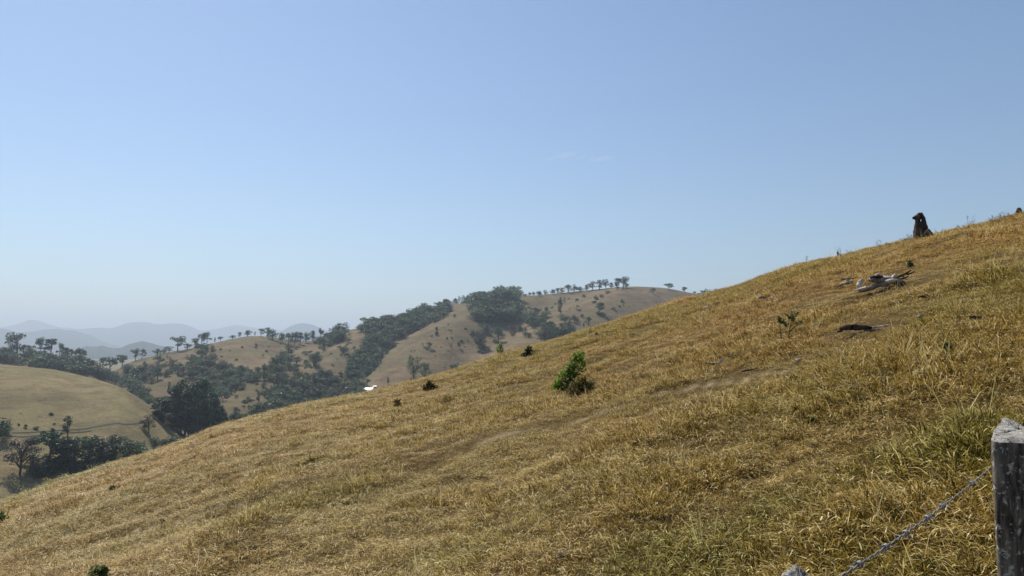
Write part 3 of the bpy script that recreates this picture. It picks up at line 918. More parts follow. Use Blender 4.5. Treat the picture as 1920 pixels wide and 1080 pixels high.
def wood(name, label, cat, areas, seed):
    """areas: (polygon of tree feet in photo pixels, spacing px, height px lo, hi, kinds)"""
    rs = np.random.default_rng(seed)
    srcs, order = [], []
    P, R_, S_, I_ = [], [], [], []
    kinds_used = []
    for poly, spc, h0, h1, kinds in areas:
        xs = [p[0] for p in poly]; ys = [p[1] for p in poly]
        area = (max(xs) - min(xs)) * (max(ys) - min(ys))
        n = int(area / spc ** 2)
        x = rs.uniform(min(xs), max(xs), n); y = rs.uniform(min(ys), max(ys), n)
        k = in_poly(x, y, poly); x = x[k]; y = y[k]
        for px, py in zip(x, y):
            a, e = pix_dir(px, py); a = float(a); e = float(e)
            r = np.linspace(200, 1250, 1100)
            z = land_z(np.full_like(r, a), r); hit = z >= e * r
            kk = int(np.argmax(hit)) if hit.any() else int(np.argmax(z / r))
            kind = kinds[int(rs.integers(len(kinds)))]
            if kind not in kinds_used:
                kinds_used.append(kind); order.append(len(srcs)); srcs.extend([v[2] for v in TREES[kind]])
            vi = int(rs.integers(len(TREES[kind])))
            hp = h0 * .8 + (h1 * 1.1 - h0 * .8) * rs.random() ** 1.3
            H = hp / F * r[kk] / HGT.get(kind, 9.8)
            W = H * rs.uniform(1.0, 1.5) * (1.25 if kind in ('round', 'olive') else 1)
            P.append((math.sin(a) * r[kk], math.cos(a) * r[kk], z[kk] - .1 * hp / F * r[kk]))
            R_.append((0, 0, rs.uniform(0, 6.28))); S_.append((W, W, H)); I_.append(order[kinds_used.index(kind)] + vi)
    o = scatter(name, P, R_, S_, I_, srcs)
    return tag(o, label, cat, None, "stuff")

RO = ('round', 'olive', 'round', 'round')
MIXK = ('round', 'olive', 'shrub', 'round', 'olive', 'bare')
wood("woodland", "dense dark wood running down the ridge shoulder in a band to the valley", "woodland", [
    ([(598, 640), (615, 634), (650, 622), (700, 612), (760, 597), (800, 585), (838, 574), (846, 585), (828, 600), (800, 612), (768, 628), (745, 640), (720, 655), (706, 648), (690, 638), (672, 616), (655, 622), (648, 640), (620, 652), (600, 650)], 6.2, 14, 24, RO),
    ([(690, 640), (740, 640), (735, 655), (712, 675), (700, 695), (688, 708), (662, 712), (650, 700), (655, 680), (668, 665), (680, 655)], 6.2, 14, 24, RO),
], 1)
wood("woodland", "big round dark wood standing on the ridge crest", "woodland", [
    ([(884, 572), (930, 566), (970, 562), (974, 590), (962, 606), (920, 606), (896, 604), (886, 592)], 6.5, 18, 29, ('round', 'round', 'olive')),
    ([(884, 564), (972, 556), (972, 568), (884, 577)], 5.5, 22, 30, ('round', 'round', 'olive')),
], 2)
wood("woodland", "dark scrubby wood covering the shoulder beyond the pasture hill", "woodland", [
    ([(-40, 670), (0, 668), (60, 671), (100, 674), (150, 680), (168, 688), (190, 700), (222, 712), (250, 724), (275, 742), (290, 762), (240, 731), (200, 714), (120, 694), (60, 687), (0, 681), (-40, 680)], 4.6, 9, 17, ('round', 'olive', 'bare', 'round', 'shrub')),
], 3)
wood("woodland", "mixed green scrub and trees filling the valley below the ridge", "woodland", [
    ([(212, 704), (250, 712), (300, 716), (300, 722), (262, 724), (270, 742), (300, 752), (330, 762), (330, 785), (305, 776), (285, 758), (262, 742), (235, 725)], 8, 9, 18, MIXK),
    ([(370, 688), (420, 690), (455, 696), (460, 715), (440, 742), (405, 752), (395, 735), (350, 715), (330, 708), (345, 700)], 7.5, 9, 18, MIXK),
    ([(400, 690), (470, 700), (500, 690), (530, 672), (548, 676), (545, 695), (520, 712), (480, 720), (440, 722)], 7.5, 9, 18, RO),
    ([(508, 700), (560, 710), (600, 705), (650, 705), (690, 715), (684, 735), (640, 748), (600, 756), (560, 765), (510, 772), (500, 745), (520, 725)], 7, 10, 19, MIXK),
    ([(440, 770), (500, 764), (560, 768), (600, 762), (560, 790), (480, 810), (420, 810), (425, 785)], 8, 9, 18, MIXK),
    ([(300, 690), (330, 700), (300, 712), (255, 708), (250, 698)], 8, 8, 14, MIXK),
    ([(620, 745), (690, 735), (690, 760), (600, 770)], 7, 9, 16, RO),
    ([(300, 705), (420, 700), (500, 690), (560, 700), (640, 700), (640, 745), (540, 765), (440, 765), (330, 735)], 14, 4, 13, MIXK),
    ([(230, 690), (300, 690), (380, 680), (400, 700), (300, 715), (240, 710)], 10, 7, 15, MIXK),
    ([(290, 835), (430, 835), (430, 850), (290, 850)], 9, 14, 24, RO),
    ([(700, 738), (760, 722), (760, 738), (700, 750)], 9, 4, 8, ('shrub',)),
], 4)
wood("woodland", "scattered green clumps of trees in the gullies below the bald hilltop", "woodland", [
    ([(978, 592), (1000, 590), (1028, 600), (1026, 618), (985, 618)], 8, 12, 20, RO),
    ([(1012, 642), (1020, 622), (1050, 612), (1078, 622), (1070, 640), (1040, 655)], 8.5, 14, 24, RO),
    ([(885, 625), (930, 612), (950, 640), (935, 660), (895, 665)], 12, 9, 16, MIXK),
    ([(955, 612), (1000, 616), (990, 645), (955, 640)], 12, 7, 12, MIXK),
    ([(1044, 596), (1085, 600), (1070, 615), (1045, 612)], 9, 8, 12, RO),
    ([(570, 665), (600, 668), (600, 690), (572, 690)], 9, 10, 15, RO),
    ([(630, 652), (655, 652), (650, 665), (634, 664)], 8, 5, 9, RO),
    ([(365, 650), (400, 652), (400, 690), (360, 690)], 11, 8, 14, RO),
], 5)

# ------------------------------------------------------------------ the dry grass of the near slope
def tuft(seed, n, rad, h0, h1, lean, curl, w0, lying=0.0, shade_c=.5):
    rs = np.random.default_rng(seed)
    ang_ = rs.uniform(0, 6.283, n); q = rad * np.sqrt(rs.random(n))
    bx, by = np.cos(ang_) * q, np.sin(ang_) * q
    L = rs.uniform(h0, h1, n)
    da = ang_ + rs.normal(0, 1.0, n)
    dx, dy = np.cos(da), np.sin(da)
    ln = np.abs(rs.normal(lean, .25, n)) 
    lie = rs.random(n) < lying
    ln = np.where(lie, rs.uniform(1.2, 1.55, n), ln)
    cu = rs.uniform(.2, 1.0, n) * curl
    wa = da + rs.uniform(-1.2, 1.2, n) + math.pi / 2
    wx, wy = np.cos(wa), np.sin(wa)
    w = w0 * rs.uniform(.6, 1.4, n)
    ts = [0, .4, .75, 1.0]; ws = [.8, 1.0, .7, .12]
    pts = []
    x, y, z = bx.copy(), by.copy(), np.where(lie, rs.uniform(0, .35 * h0 + .02, n), -.01)
    t_ = ln.copy()
    rows = [np.stack([x, y, z], -1)]
    for k in range(3):
        s = L * (ts[k + 1] - ts[k])
        x = x + dx * np.sin(t_) * s; y = y + dy * np.sin(t_) * s; z = z + np.cos(t_) * s
        z = np.maximum(z, .004)
        t_ = np.minimum(t_ + cu * .9, 2.2)
        rows.append(np.stack([x, y, z], -1))
    W = np.stack([wx, wy, np.zeros(n)], -1)
    V = np.empty((n, 8, 3))
    for k in range(4):
        o = W * (w * ws[k])[:, None] * .5
        V[:, 2 * k] = rows[k] - o; V[:, 2 * k + 1] = rows[k] + o
    base = np.arange(n)[:, None] * 8
    Q = np.concatenate([base + np.array([2 * k, 2 * k + 1, 2 * k + 3, 2 * k + 2]) for k in range(3)], 0)
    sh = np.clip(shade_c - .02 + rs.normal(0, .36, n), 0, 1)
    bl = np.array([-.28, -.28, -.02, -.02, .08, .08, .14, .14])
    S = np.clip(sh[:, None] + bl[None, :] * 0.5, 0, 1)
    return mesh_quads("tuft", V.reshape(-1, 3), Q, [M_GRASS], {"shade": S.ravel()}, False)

TUFTS = [tuft(1, 60, .085, .03, .075, .75, .9, .0034, .25), tuft(2, 60, .09, .03, .07, .9, 1.0, .0034, .3, .55), tuft(3, 54, .08, .035, .09, .6, .8, .0032, .1, .45),
         tuft(4, 60, .11, .035, .085, .8, .7, .0040, .8, .72), tuft(5, 54, .11, .035, .09, .8, .7, .0040, .9, .64),
         tuft(6, 60, .07, .05, .11, .45, .9, .0034, .05, .5), tuft(7, 60, .08, .045, .10, .55, 1.1, .0034, .08, .42),
         tuft(8, 50, .13, .015, .04, .9, .9, .0034, .4, .5), tuft(9, 9, .08, .10, .24, .3, .5, .0026, .0, .85)]
# photo spots with their own look: (px, py, radius m, green, tall)
SPOTS = [(1780, 838, .5, .95, .9), (1820, 815, .35, .9, .8), (1250, 1050, .55, .8, .8), (1330, 1040, .4, .8, .6), (1265, 812, .7, .25, 1), (870, 1040, .6, .7, .7), (560, 945, .9, .6, .6),
         (1480, 925, .3, .9, .3), (240, 1010, 1.2, .5, .2), (1610, 930, .35, .35, .9), (1690, 905, .35, .3, .9), (1330, 900, .35, .3, .8), (1050, 960, .5, .5, .3), (585, 868, .8, .5, .7),
         (1560, 700, 1.0, .3, .9), (1780, 690, .9, .3, .9), (1430, 790, .8, .5, .3), (930, 780, 1.0, .3, .6), (80, 1000, 1.6, .45, .1), (180, 960, 2.0, .45, .1), (730, 790, 1.2, .2, .6), (1180, 830, .8, .2, .6),
         (1600, 1010, .3, .5, .7), (1720, 1060, .25, .7, .4), (1150, 735, .8, .2, .4), (820, 800, 1.0, .2, .4)]
BARE = [(1268, 571, 1.0), (1286, 569, .8), (140, 898, .35), (1620, 540, .9), (1645, 538, .9), (1672, 538, .9), (1700, 530, .7), (1600, 622, .45), (1635, 622, .4), (1445, 566, .45), (1830, 604, .35), (1345, 689, .2), (1405, 700, .2), (1580, 545, .5), (1728, 452, .5), (1050, 1040, .10), (1500, 672, .25), (1600, 884, .12), (1700, 892, .14)]
def sow():
    rs = np.random.default_rng(5)
    P, G, Wm, S, I = [], [], [], [], []
    bands = [(1.0, 3.2, 560, 1.0), (3.2, 6, 540, 1.0), (6, 10, 380, 1.1), (10, 16, 190, 1.3), (16, 26, 110, 1.6), (26, 40, 70, 2.0), (40, 85, 45, 2.4)]
    amax = math.radians(43)
    for r0, r1, dens, sc in bands:
        amax = math.radians(66 if r1 <= 16 else 52)
        n = int(dens * amax * (r1 * r1 - r0 * r0))
        a = rs.uniform(-amax, amax, n); r = np.sqrt(rs.uniform(r0 * r0, r1 * r1, n))
        keep = r < smooth_interp(a, RA, RV, .03) * 1.35 + 2
        a = a[keep]; r = r[keep]; n = len(a)
        x = r * np.sin(a); y = r * np.cos(a)
        clump = fbm(x * 1.2, y * 1.2, 3) ; big = fbm(x * .13 + 40, y * .13, 3); mid = fbm(x * .4 + 11, y * .4 + 3, 3)
        green = np.clip(.32 + 1.0 * big + .55 * mid + rs.normal(0, .12, n), 0, 1) * .75
        warm = np.clip(.20 + .7 * fbm(x * .32 + 90, y * .32, 3) + rs.normal(0, .2, n), 0, 1)
        tall = np.clip(.48 + 1.5 * clump + .5 * mid, 0, 1)
        for (px, py, sr, gg, tt) in SPOTS:
            cx, cy = near_hit(px, py); w = np.exp(-((x - cx) ** 2 + ((y - cy)) ** 2) / (sr * sr))
            green = green * (1 - w) + gg * w; tall = tall + w * (tt - tall * .5); warm = warm * (1 - .6 * w)
        low = np.zeros(n)
        for X, Y, h in TRACKS:
            d, s_ = poly_dist(x, y, X, Y)
            low = np.maximum(low, np.clip(1.2 - d / .055, 0, 1) * .8); green = np.maximum(green, .45 * np.exp(-(d / .8) ** 2)); tall = tall - .35 * np.exp(-(d / .35) ** 2)
        for (px, py, sr) in BARE:
            cx, cy = near_hit(px, py); low = np.maximum(low, .85 * np.exp(-((x - cx) ** 2 + (y - cy) ** 2) / (sr * sr)))
        keep = rs.random(n) > low * .65
        # thin patches where the thatch shows
        keep &= rs.random(n) < np.clip(1.0 + 1.3 * fbm(x * 1.7 + 5, y * 1.7, 2), .55, 1)
        x, y, r, a, green, warm, tall, low = [q[keep] for q in (x, y, r, a, green, warm, tall, low)]; n = len(x)
        u = rs.random(n); idx = np.zeros(n, int)
        idx = np.where(u < .33, 0, np.where(u < .6, 1, 2))
        idx = np.where((tall < .35) & (u < .5), rs.integers(3, 5, n), idx)
        idx = np.where((tall < .10) & (rs.random(n) < .5), 7, idx)
        idx = np.where(low > .3, rs.integers(3, 5, n), idx)
        idx = np.where((tall > .72) & (u < .45), rs.integers(5, 7, n), idx)
        idx = np.where(rs.random(n) < .012, 8, idx)
        idx = np.where(rs.random(n) < .22, rs.integers(3, 5, n), idx)
        s = sc * rs.uniform(.7, 1.25, n) * (.66 + .60 * tall) * (1 - .45 * low)
        z = near_z(a, r)
        P.append(np.stack([x, y, z - .01], -1)); G.append(green); Wm.append(warm); S.append(np.stack([s, s, s * (1.0 / sc ** .55)], -1)); I.append(idx)
    P = np.concatenate(P); n = len(P)
    R_ = np.stack([rs.normal(0, .12, n), rs.normal(0, .12, n), rs.uniform(0, 6.283, n)], -1)
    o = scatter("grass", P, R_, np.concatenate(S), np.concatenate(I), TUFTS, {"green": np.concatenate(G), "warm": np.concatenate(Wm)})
    return tag(o, "dry golden brown pasture grass covering the near slope", "grass", None, "stuff")
sow()

# ------------------------------------------------------------------ things lying and standing on the near slope
def wpt(px, py, Y):
    """the point at depth Y metres in front of the camera, seen at a photo pixel"""
    xn = (px - 960) / F; yn = (540 - py) / F
    k = Y / (CP - yn * SP)
    return np.array([xn * k, Y, (SP + yn * CP) * k])

M_DARKWOOD = mat_wood("charred_old_wood", (.012, .009, .007), (.10, .072, .052), (3.5, .62, (.16, .13, .11)), 5)
M_GREYWOOD = mat_wood("weathered_grey_wood", (.06, .048, .04), (.34, .29, .25), (6, .54, (.56, .50, .45)), 6)
M_PALEWOOD = mat_wood("bleached_pale_wood", (.34, .28, .23), (.72, .65, .57), None, 7)
M_POST = mat_wood("lichened_post_wood", (.03, .025, .020), (.28, .24, .19), (60, .56, (.50, .50, .44)), 16, (3.2, 3.2, .5), .38, .68)
M_STONE = mat_wood("pale_stone", (.20, .17, .14), (.46, .42, .36), None, 6, (1, 1, 1))
M_DKSTONE = mat_wood("dark_dung_stone", (.03, .022, .016), (.10, .075, .055), None, 6, (1, 1, 1))
def plain(name, col, rough=.5, metal=0.0):
    m, nt, b = new_mat(name)
    p = pos(nt); n = noise(nt, 40, 4, .6, p)
    nt.links.new(ramp(nt, [(.3, tuple(c * .72 for c in col)), (.7, tuple(min(1, c * 1.15) for c in col))], n.outputs[0]).outputs[0], b.inputs["Base Color"])
    b.inputs["Roughness"].default_value = rough; b.inputs["Metallic"].default_value = metal
    return m
M_WIRE = plain("galvanised_wire", (.24, .225, .21), .6, .2)
M_STALK = plain("dry_stalk", (.16, .11, .07), .8)
M_TWIG = plain("brown_twig", (.07, .05, .035), .8)
M_ROOF = plain("white_roof_sheet", (.6, .6, .59), .5)
M_WALL = plain("cream_house_wall", (.60, .56, .48), .8)
M_DARKGAP = plain("dark_opening", (.03, .03, .03), .7)

def rot_local(o):
    return o
def pieces(name, label, cat, base_px, parts, group=None, sink=0.0, main_depth=None, z_add=0.02):
    """a thing made of rough round limbs drawn at photo pixels; parts: (part name, material, [ ([(px,py,dy)..],[radius px..], kw) ])"""
    p = near_at(*base_px); Y = p.y; s = Y / F
    o = empty(name, (p.x, p.y, p.z))
    w0 = wpt(base_px[0], base_px[1], Y)
    for k, (pn, mat, limbs) in enumerate(parts):
        mb = MB()
        for j, (pts, radii, kw) in enumerate(limbs):
            P = []
            for q in pts:
                w = wpt(q[0], q[1], Y) - w0
                dy = q[2] if len(q) > 2 else 0.0
                P.append((w[0], dy, w[2] + z_add))
            kw = dict(seg=10, rough=.16, sub=4, seed=k * 31 + j * 7 + int(base_px[0])) | kw
            tube(mb, P, [max(r * s, .002) for r in radii], **kw)
        c = link_mesh(pn, mb.mesh(pn, [mat], False if kw.get('facet') else True), o)
    return tag(o, label, cat, group)

# the broken stump on the crest
pieces("tree_stump", "dark rotten tree stump with a hole near its top standing on the crest", "tree stump", (1727, 449),
       [("body", M_DARKWOOD, [([(1727, 458), (1727, 444), (1727.5, 432), (1727, 418)], [13, 11.5, 10, 8.5], dict(ridges=5, seg=20, rough=.07)),
                              ([(1722, 426), (1720.5, 415), (1721, 408), (1724.5, 401)], [5.5, 4.8, 5.2, 3.2], dict(rough=.15, seg=12)),
                              ([(1732, 426), (1732.5, 415), (1730.5, 408), (1725, 402)], [5.5, 3.6, 3.6, 4], dict(rough=.15, seg=12)),
                              ([(1722, 409), (1717, 408.5), (1711.5, 410.5)], [4.6, 3.6, 2.0], dict(rough=.2)),
                              ([(1721, 448, .15), (1720, 430, .1), (1722, 418, .05)], [5, 4, 3], dict(rough=.2))]),
        ("root", M_DARKWOOD, [([(1731, 428), (1738, 440), (1748, 449)], [7, 6.5, 4], dict(rough=.2)), ([(1728, 440, -.3), (1733, 447, -.5), (1738, 452, -.6)], [6, 4, 2], dict(rough=.2))])])

# the fallen twisted trunk
pieces("fallen_trunk", "twisted grey fallen trunk with bleached broken limbs lying on the upper slope", "log", (1650, 546),
       [("trunk", M_GREYWOOD, [([(1632, 527), (1650, 526, .1), (1668, 526), (1684, 531)], [4.5, 7, 8, 6.5], dict(rough=.25, seg=14, flat=.9)),
                               ([(1609, 548), (1622, 545), (1636, 541), (1652, 536), (1668, 535)], [2.8, 4.2, 4.8, 5.2, 4.5], dict(rough=.25, seg=12))]),
        ("hollow_end", M_DARKWOOD, [([(1670, 528, -.1), (1676, 538, -.25), (1683, 546, -.2)], [5, 8, 5], dict(rough=.2, seg=12)),
                                    ([(1680, 534), (1691, 538), (1701, 546)], [4.5, 5, 2.5], dict(rough=.22)),
                                    ([(1632, 524), (1640, 521), (1655, 521)], [3, 3.2, 2.5], dict(rough=.2))]),
        ("branch", M_DARKWOOD, [([(1680, 523), (1694, 517), (1706, 511), (1708, 508)], [2.2, 2.0, 1.6, .8], {}), ([(1700, 517), (1709, 515), (1716, 510)], [1.5, 1.2, .8], {}),
                                ([(1686, 526), (1696, 524), (1705, 519)], [1.4, 1.5, .8], {}), ([(1690, 518), (1697, 525), (1701, 527)], [1.0, .9, .6], {})]),
        ("branch", M_PALEWOOD, [([(1567, 524, -.15), (1575, 525.5, -.15), (1582, 530, -.15), (1591, 536, -.15)], [1.0, 1.6, 2.2, 2.0], dict(rough=.1))]),
        ("branch", M_GREYWOOD, [([(1589, 535, .3), (1598, 531, .3), (1610, 529, .2)], [1.6, 2.6, 2.6], {})]),
        ("branch", M_DARKWOOD, [([(1610, 521, .6), (1618, 519, .6), (1629, 519, .5)], [1.2, 2.0, 1.4], {})]),
        ("branch", M_PALEWOOD, [([(1592, 549, -.15), (1604, 546, -.15), (1616, 543, -.15)], [.9, 1.9, 2.2], dict(rough=.12)), ([(1611, 528), (1614, 531), (1610, 540), (1612, 545)], [3.2, 4.6, 4.0, 2.6], dict(rough=.2))]),
        ("bleached_patch", M_PALEWOOD, [([(1650, 532, -.16), (1662, 530.5, -.18), (1673, 530, -.18)], [2.6, 3.6, 2.2], dict(rough=.2)), ([(1666, 525, -.12), (1671, 520, -.1), (1676, 523, -.1)], [2.2, 4.2, 2.2], dict(rough=.2)),
                                       ([(1636, 520, -.1), (1641, 517.5, -.1), (1645, 519, -.1)], [1.6, 2.2, 1.2], {})])])
pieces("broken_branch", "pale curved broken branch lying just below the fallen trunk's dark end", "branch", (1712, 558),
       [("wood", M_PALEWOOD, [([(1704, 553.5), (1710, 553), (1715, 558)], [1.6, 1.4, .8], {})])], "sticks near the fallen trunk")
pieces("broken_branch", "dark stick lying past the pale curved branch under the fallen trunk", "branch", (1732, 562),
       [("wood", M_DARKWOOD, [([(1722, 561), (1730, 558.5), (1741, 562.5)], [1.2, 2.2, 1.0], {})])], "sticks near the fallen trunk")
pieces("flat_log", "low dark flat log with a long thin pale branch at its uphill end", "log", (1604, 624),
       [("trunk", M_DARKWOOD, [([(1575, 620), (1586, 617), (1604, 617), (1620, 617), (1634, 618)], [2.6, 4.6, 4.8, 4.4, 2.4], dict(rough=.2, flat=1.0)), ([(1569, 626), (1574, 624), (1580, 624)], [1.2, 2.4, 1.4], {})]),
        ("branch", M_GREYWOOD, [([(1620, 623), (1636, 622), (1646, 621)], [2.0, 1.8, .7], {}), ([(1632, 618), (1650, 615), (1668, 613), (1682, 610)], [1.6, 1.5, 1.2, .6], {})])])
pieces("wood_chunk", "low pair of dark rotting wood lumps on the slope left of the fallen trunk", "log", (1443, 564),
       [("wood", M_GREYWOOD, [([(1422, 561), (1429, 558), (1436, 560)], [1.4, 2.8, 1.2], {}), ([(1437, 564), (1446, 560), (1456, 562), (1467, 564)], [1.4, 3.6, 2.8, .8], {})])])
pieces("wood_chunk", "short dark log stub lying by itself near the edge of view", "log", (1832, 603),
       [("wood", M_DARKWOOD, [([(1818, 600), (1826, 599.5), (1837, 600.5), (1846, 600)], [2.8, 4.0, 3.6, 2.2], {})])])
pieces("wood_chunk", "pale and dark broken bit of wood just below the short dark log stub", "log", (1803, 614),
       [("wood", M_GREYWOOD, [([(1796, 612), (1802, 610), (1810, 613)], [1.6, 2.4, 1.0], {})])])
pieces("wood_chunk", "upright brownish wood lump with broken top between flat log and log stub", "log", (1728, 601),
       [("wood", M_GREYWOOD, [([(1723, 600), (1727, 595), (1733, 592)], [2.6, 4.0, 2.6], {})])])
pieces("wood_chunk", "small grey driftwood-like piece with upright knob beside the cattle track", "log", (1343, 687),
       [("wood", M_GREYWOOD, [([(1322, 684), (1332, 684), (1341, 685)], [.8, 1.6, 1.8], {}), ([(1338, 686), (1348, 683), (1358, 684)], [2.4, 3.4, 1.8], {}), ([(1352, 682), (1354, 674)], [1.8, .9], {})])])
pieces("stick", "thin dark stick lying on the short grass beside the grey driftwood piece", "stick", (1406, 700),
       [("wood", M_DARKWOOD, [([(1391, 700), (1400, 697.5), (1410, 697), (1421, 693)], [1.4, 1.7, 1.2, 1.6], {})])])
pieces("stick", "short forked dead stick lying in the grass below the pale stone", "stick", (1735, 712),
       [("wood", M_PALEWOOD, [([(1713, 702), (1722, 703), (1732, 704), (1742, 702)], [1.0, 1.4, 1.6, .8], {}), ([(1727, 709), (1734, 706), (1746, 710)], [1.0, 1.8, .8], {})])])
pieces("stick", "small dark rotten stick pile in grass under the forked dead stick", "stick", (1736, 731),
       [("wood", M_DARKWOOD, [([(1722, 731), (1732, 727), (1742, 724)], [1.6, 2.4, 1.0], {}), ([(1732, 731), (1740, 728), (1748, 726)], [1.2, 1.6, .7], {})])])
pieces("stick", "thin leaning dry stick poking up at the bottom behind the short post", "stick", (1487, 1050),
       [("wood", M_PALEWOOD, [([(1486, 1052), (1478, 1043), (1471, 1035)], [1.6, 1.4, .8], {})])])

def rock(name, label, px, py, wpx, hpx, mat, cat="stone", group=None, seed=0):
    p = near_at(px, py); s = p.y / F
    rs = np.random.default_rng(seed + int(px))
    nu, nv = 12, 8
    th = np.arange(nu) / nu * 2 * math.pi; ph = np.linspace(0.02, math.pi - .02, nv)
    T, Ph = np.meshgrid(th, ph, indexing='xy')
    k = 1 + rs.normal(0, .11, T.shape)
    X = np.cos(T) * np.sin(Ph) * k * wpx * s * .5; Y = np.sin(T) * np.sin(Ph) * k * wpx * s * .4; Z = np.cos(Ph) * k * hpx * s * .62 + hpx * s * .3
    V = np.stack([X, Y, Z], -1).reshape(-1, 3)
    i, j = np.meshgrid(np.arange(nv - 1), np.arange(nu), indexing='ij')
    a = (i * nu + j).ravel(); b = (i * nu + (j + 1) % nu).ravel()
    Q = np.stack([a, a + nu, b + nu, b], -1)
    o = link_mesh(name, mesh_quads(name, V, Q, [mat], None, False), None, (p.x, p.y, p.z))
    return tag(o, label, cat, group)
rock("stone", "white angular stone in the grass below the dark log stubs", 1808, 668, 17, 9, M_STONE)
rock("stone", "flat pale stone half sunk in grass below the near crest dip", 1325, 580, 16, 6, M_STONE)
rock("stone", "small white stone just under the crest between the two green shrubs and orange bank", 1109, 630, 8, 5, M_STONE)
rock("stone", "small dark round lump touching the small white stone under the crest", 1119, 631, 7, 8, M_DKSTONE)
rock("stone", "rounded grey stone in a dark hollow of grass near the bottom", 1050, 1046, 12, 11, M_STONE)
rock("stone", "small tan stone beside the dark stick on the cattle track", 1369, 693, 6, 5, M_STONE)
rock("stone", "pale stone in the bare strip above the driftwood piece", 1497, 677, 12, 5, M_STONE)
rock("dung_pat", "dark dried dung pat beside the cattle track", 1486, 710, 12, 5, M_DKSTONE, "dung pat")
rock("stone", "low pale stone at the end of the thin stick", 1372, 737, 9, 7, M_STONE)
rock("stump_fragment", "black block-like broken stump on the crest at the very edge of view", 1911, 402, 12, 16, M_DKSTONE, "stump")
rock("stump_fragment", "small black lump just before the block-like stump at edge of view", 1906, 401, 5, 5, M_DKSTONE, "stump")

# small stake on the crest
pieces("wooden_stake", "short dark stake with a bent twig standing on the crest left of the stump", "stake", (1573, 480),
       [("stake", M_DARKWOOD, [([(1572, 484), (1571, 477), (1570.5, 471)], [1.3, 1.5, 1.9], dict(rough=.1))]),
        ("twig", M_TWIG, [([(1571, 476), (1575, 475), (1579, 478)], [.6, .8, .3], dict(rough=.1))])])

# shrubs and saplings
def bush(name, label, base_px, lobes, mat, leaf, cat="shrub", group=None, stems=(), stem_r=.6, n_per=1.0, aspect=1.5, wide=.9):
    p = near_at(*base_px); Y = p.y; s = Y / F
    rs = np.random.default_rng(int(base_px[0] * 7 + base_px[1]))
    w0 = wpt(base_px[0], base_px[1], Y)
    o = empty(name, (p.x, p.y, p.z - .01))
    mb = MB()
    for (x, y, rx, rz, n, sh) in lobes:
        w = wpt(x, y, Y) - w0
        C = lobe_points(rs, (w[0], rs.uniform(-.5, .5) * rx * s, w[2]), (rx * s * 1.15, rx * s * wide * 1.15, rz * s * 1.15), int(n * n_per * .62), .25)
        C = C[C[:, 2] > -.02]
        leaves(mb, C, leaf, np.clip(sh + rs.normal(0, .2, len(C)), 0, 1), rs, aspect)
    link_mesh("foliage", mb.mesh("foliage", [mat], False), o)
    st = MB()
    for pts in (stems or [[(base_px[0], base_px[1] + 3), (lobes[0][0], lobes[0][1])]]):
        P = [wpt(q[0], q[1], Y) - w0 for q in pts]
        tube(st, P, [stem_r * s * 1.5] + [stem_r * s] * (len(P) - 2) + [stem_r * s * .4], 5, .05, sub=2)
    link_mesh("stem", st.mesh("stem", [M_TWIG]), o)
    return tag(o, label, cat, group)

bush("leafy_shrub", "bright green leafy shrub leaning uphill in the middle of the slope", (1062, 734),
     [(1086, 664, 10, 6, 60, .68), (1078, 672, 9, 9, 60, .55), (1090, 676, 8, 8, 40, .6), (1076, 686, 12, 10, 90, .5), (1088, 690, 9, 7, 40, .55), (1068, 693, 8, 9, 60, .6), (1076, 703, 12, 11, 100, .3),
      (1058, 702, 9, 9, 70, .65), (1047, 714, 9, 10, 80, .75), (1064, 716, 13, 12, 110, .3), (1042, 725, 7, 8, 40, .7), (1094, 684, 6, 4, 16, .6), (1054, 728, 12, 7, 60, .35), (1072, 728, 10, 7, 50, .3)],
     M_BUSH, .05, stems=[[(1060, 738), (1068, 712), (1084, 664)], [(1058, 738), (1052, 722), (1046, 708)], [(1064, 738), (1076, 710), (1092, 682)], [(1062, 738), (1062, 715), (1058, 698)], [(1068, 715), (1078, 700), (1090, 690)]], n_per=1.7, stem_r=.8)
bush("dark_tussock", "low olive-brown grassy tussock against the uphill side of the bright shrub", (1090, 737),
     [(1084, 727, 14, 9, 120, .35), (1098, 722, 14, 10, 120, .5), (1074, 732, 12, 6, 70, .35), (1106, 728, 9, 7, 60, .6), (1090, 714, 9, 7, 40, .6)], M_DRYBUSH, .05, "tussock", n_per=1.5, aspect=4.0,
     stems=[[(1086, 738), (1082, 712)], [(1092, 738), (1098, 708)], [(1096, 738), (1108, 716)]])
bush("small_shrub", "small upright dark green shrub standing out on the crest line", (938, 664),
     [(938, 649, 5, 7, 70, .4), (936, 657, 7, 6, 80, .45), (942, 660, 6, 4, 60, .3)], M_BUSH, .13, n_per=.9)
bush("small_shrub", "small round olive and brown shrub next to the upright one by crest", (991, 668),
     [(990, 656, 7, 7, 80, .3), (993, 662, 9, 6, 80, .25), (983, 665, 6, 4, 40, .3)], M_DKGREEN, .13, n_per=.9)
bush("brown_tuft", "dark reddish-brown tuft on the near slope below the round-crowned pair of trees", (807, 733),
     [(806, 723, 8, 8, 110, .3), (811, 727, 8, 6, 70, .4), (800, 729, 6, 5, 50, .25)], M_DRYBUSH, .12, "tussock", "brown tufts on the near slope", aspect=2.2)
bush("brown_tuft", "small dark brown tuft downhill from the reddish-brown one", (745, 766),
     [(745, 758, 5, 8, 70, .25), (748, 763, 6, 4, 40, .3)], M_DRYBUSH, .09, "tussock", "brown tufts on the near slope", aspect=2.2)
bush("brown_tuft", "broad dark tuft in the shaded ledge of the lower slope", (585, 874),
     [(585, 866, 9, 7, 110, .3), (595, 866, 8, 5, 60, .4), (577, 870, 6, 4, 40, .3)], M_DRYBUSH, .06, "tussock", "brown tufts on the near slope", aspect=2.4)
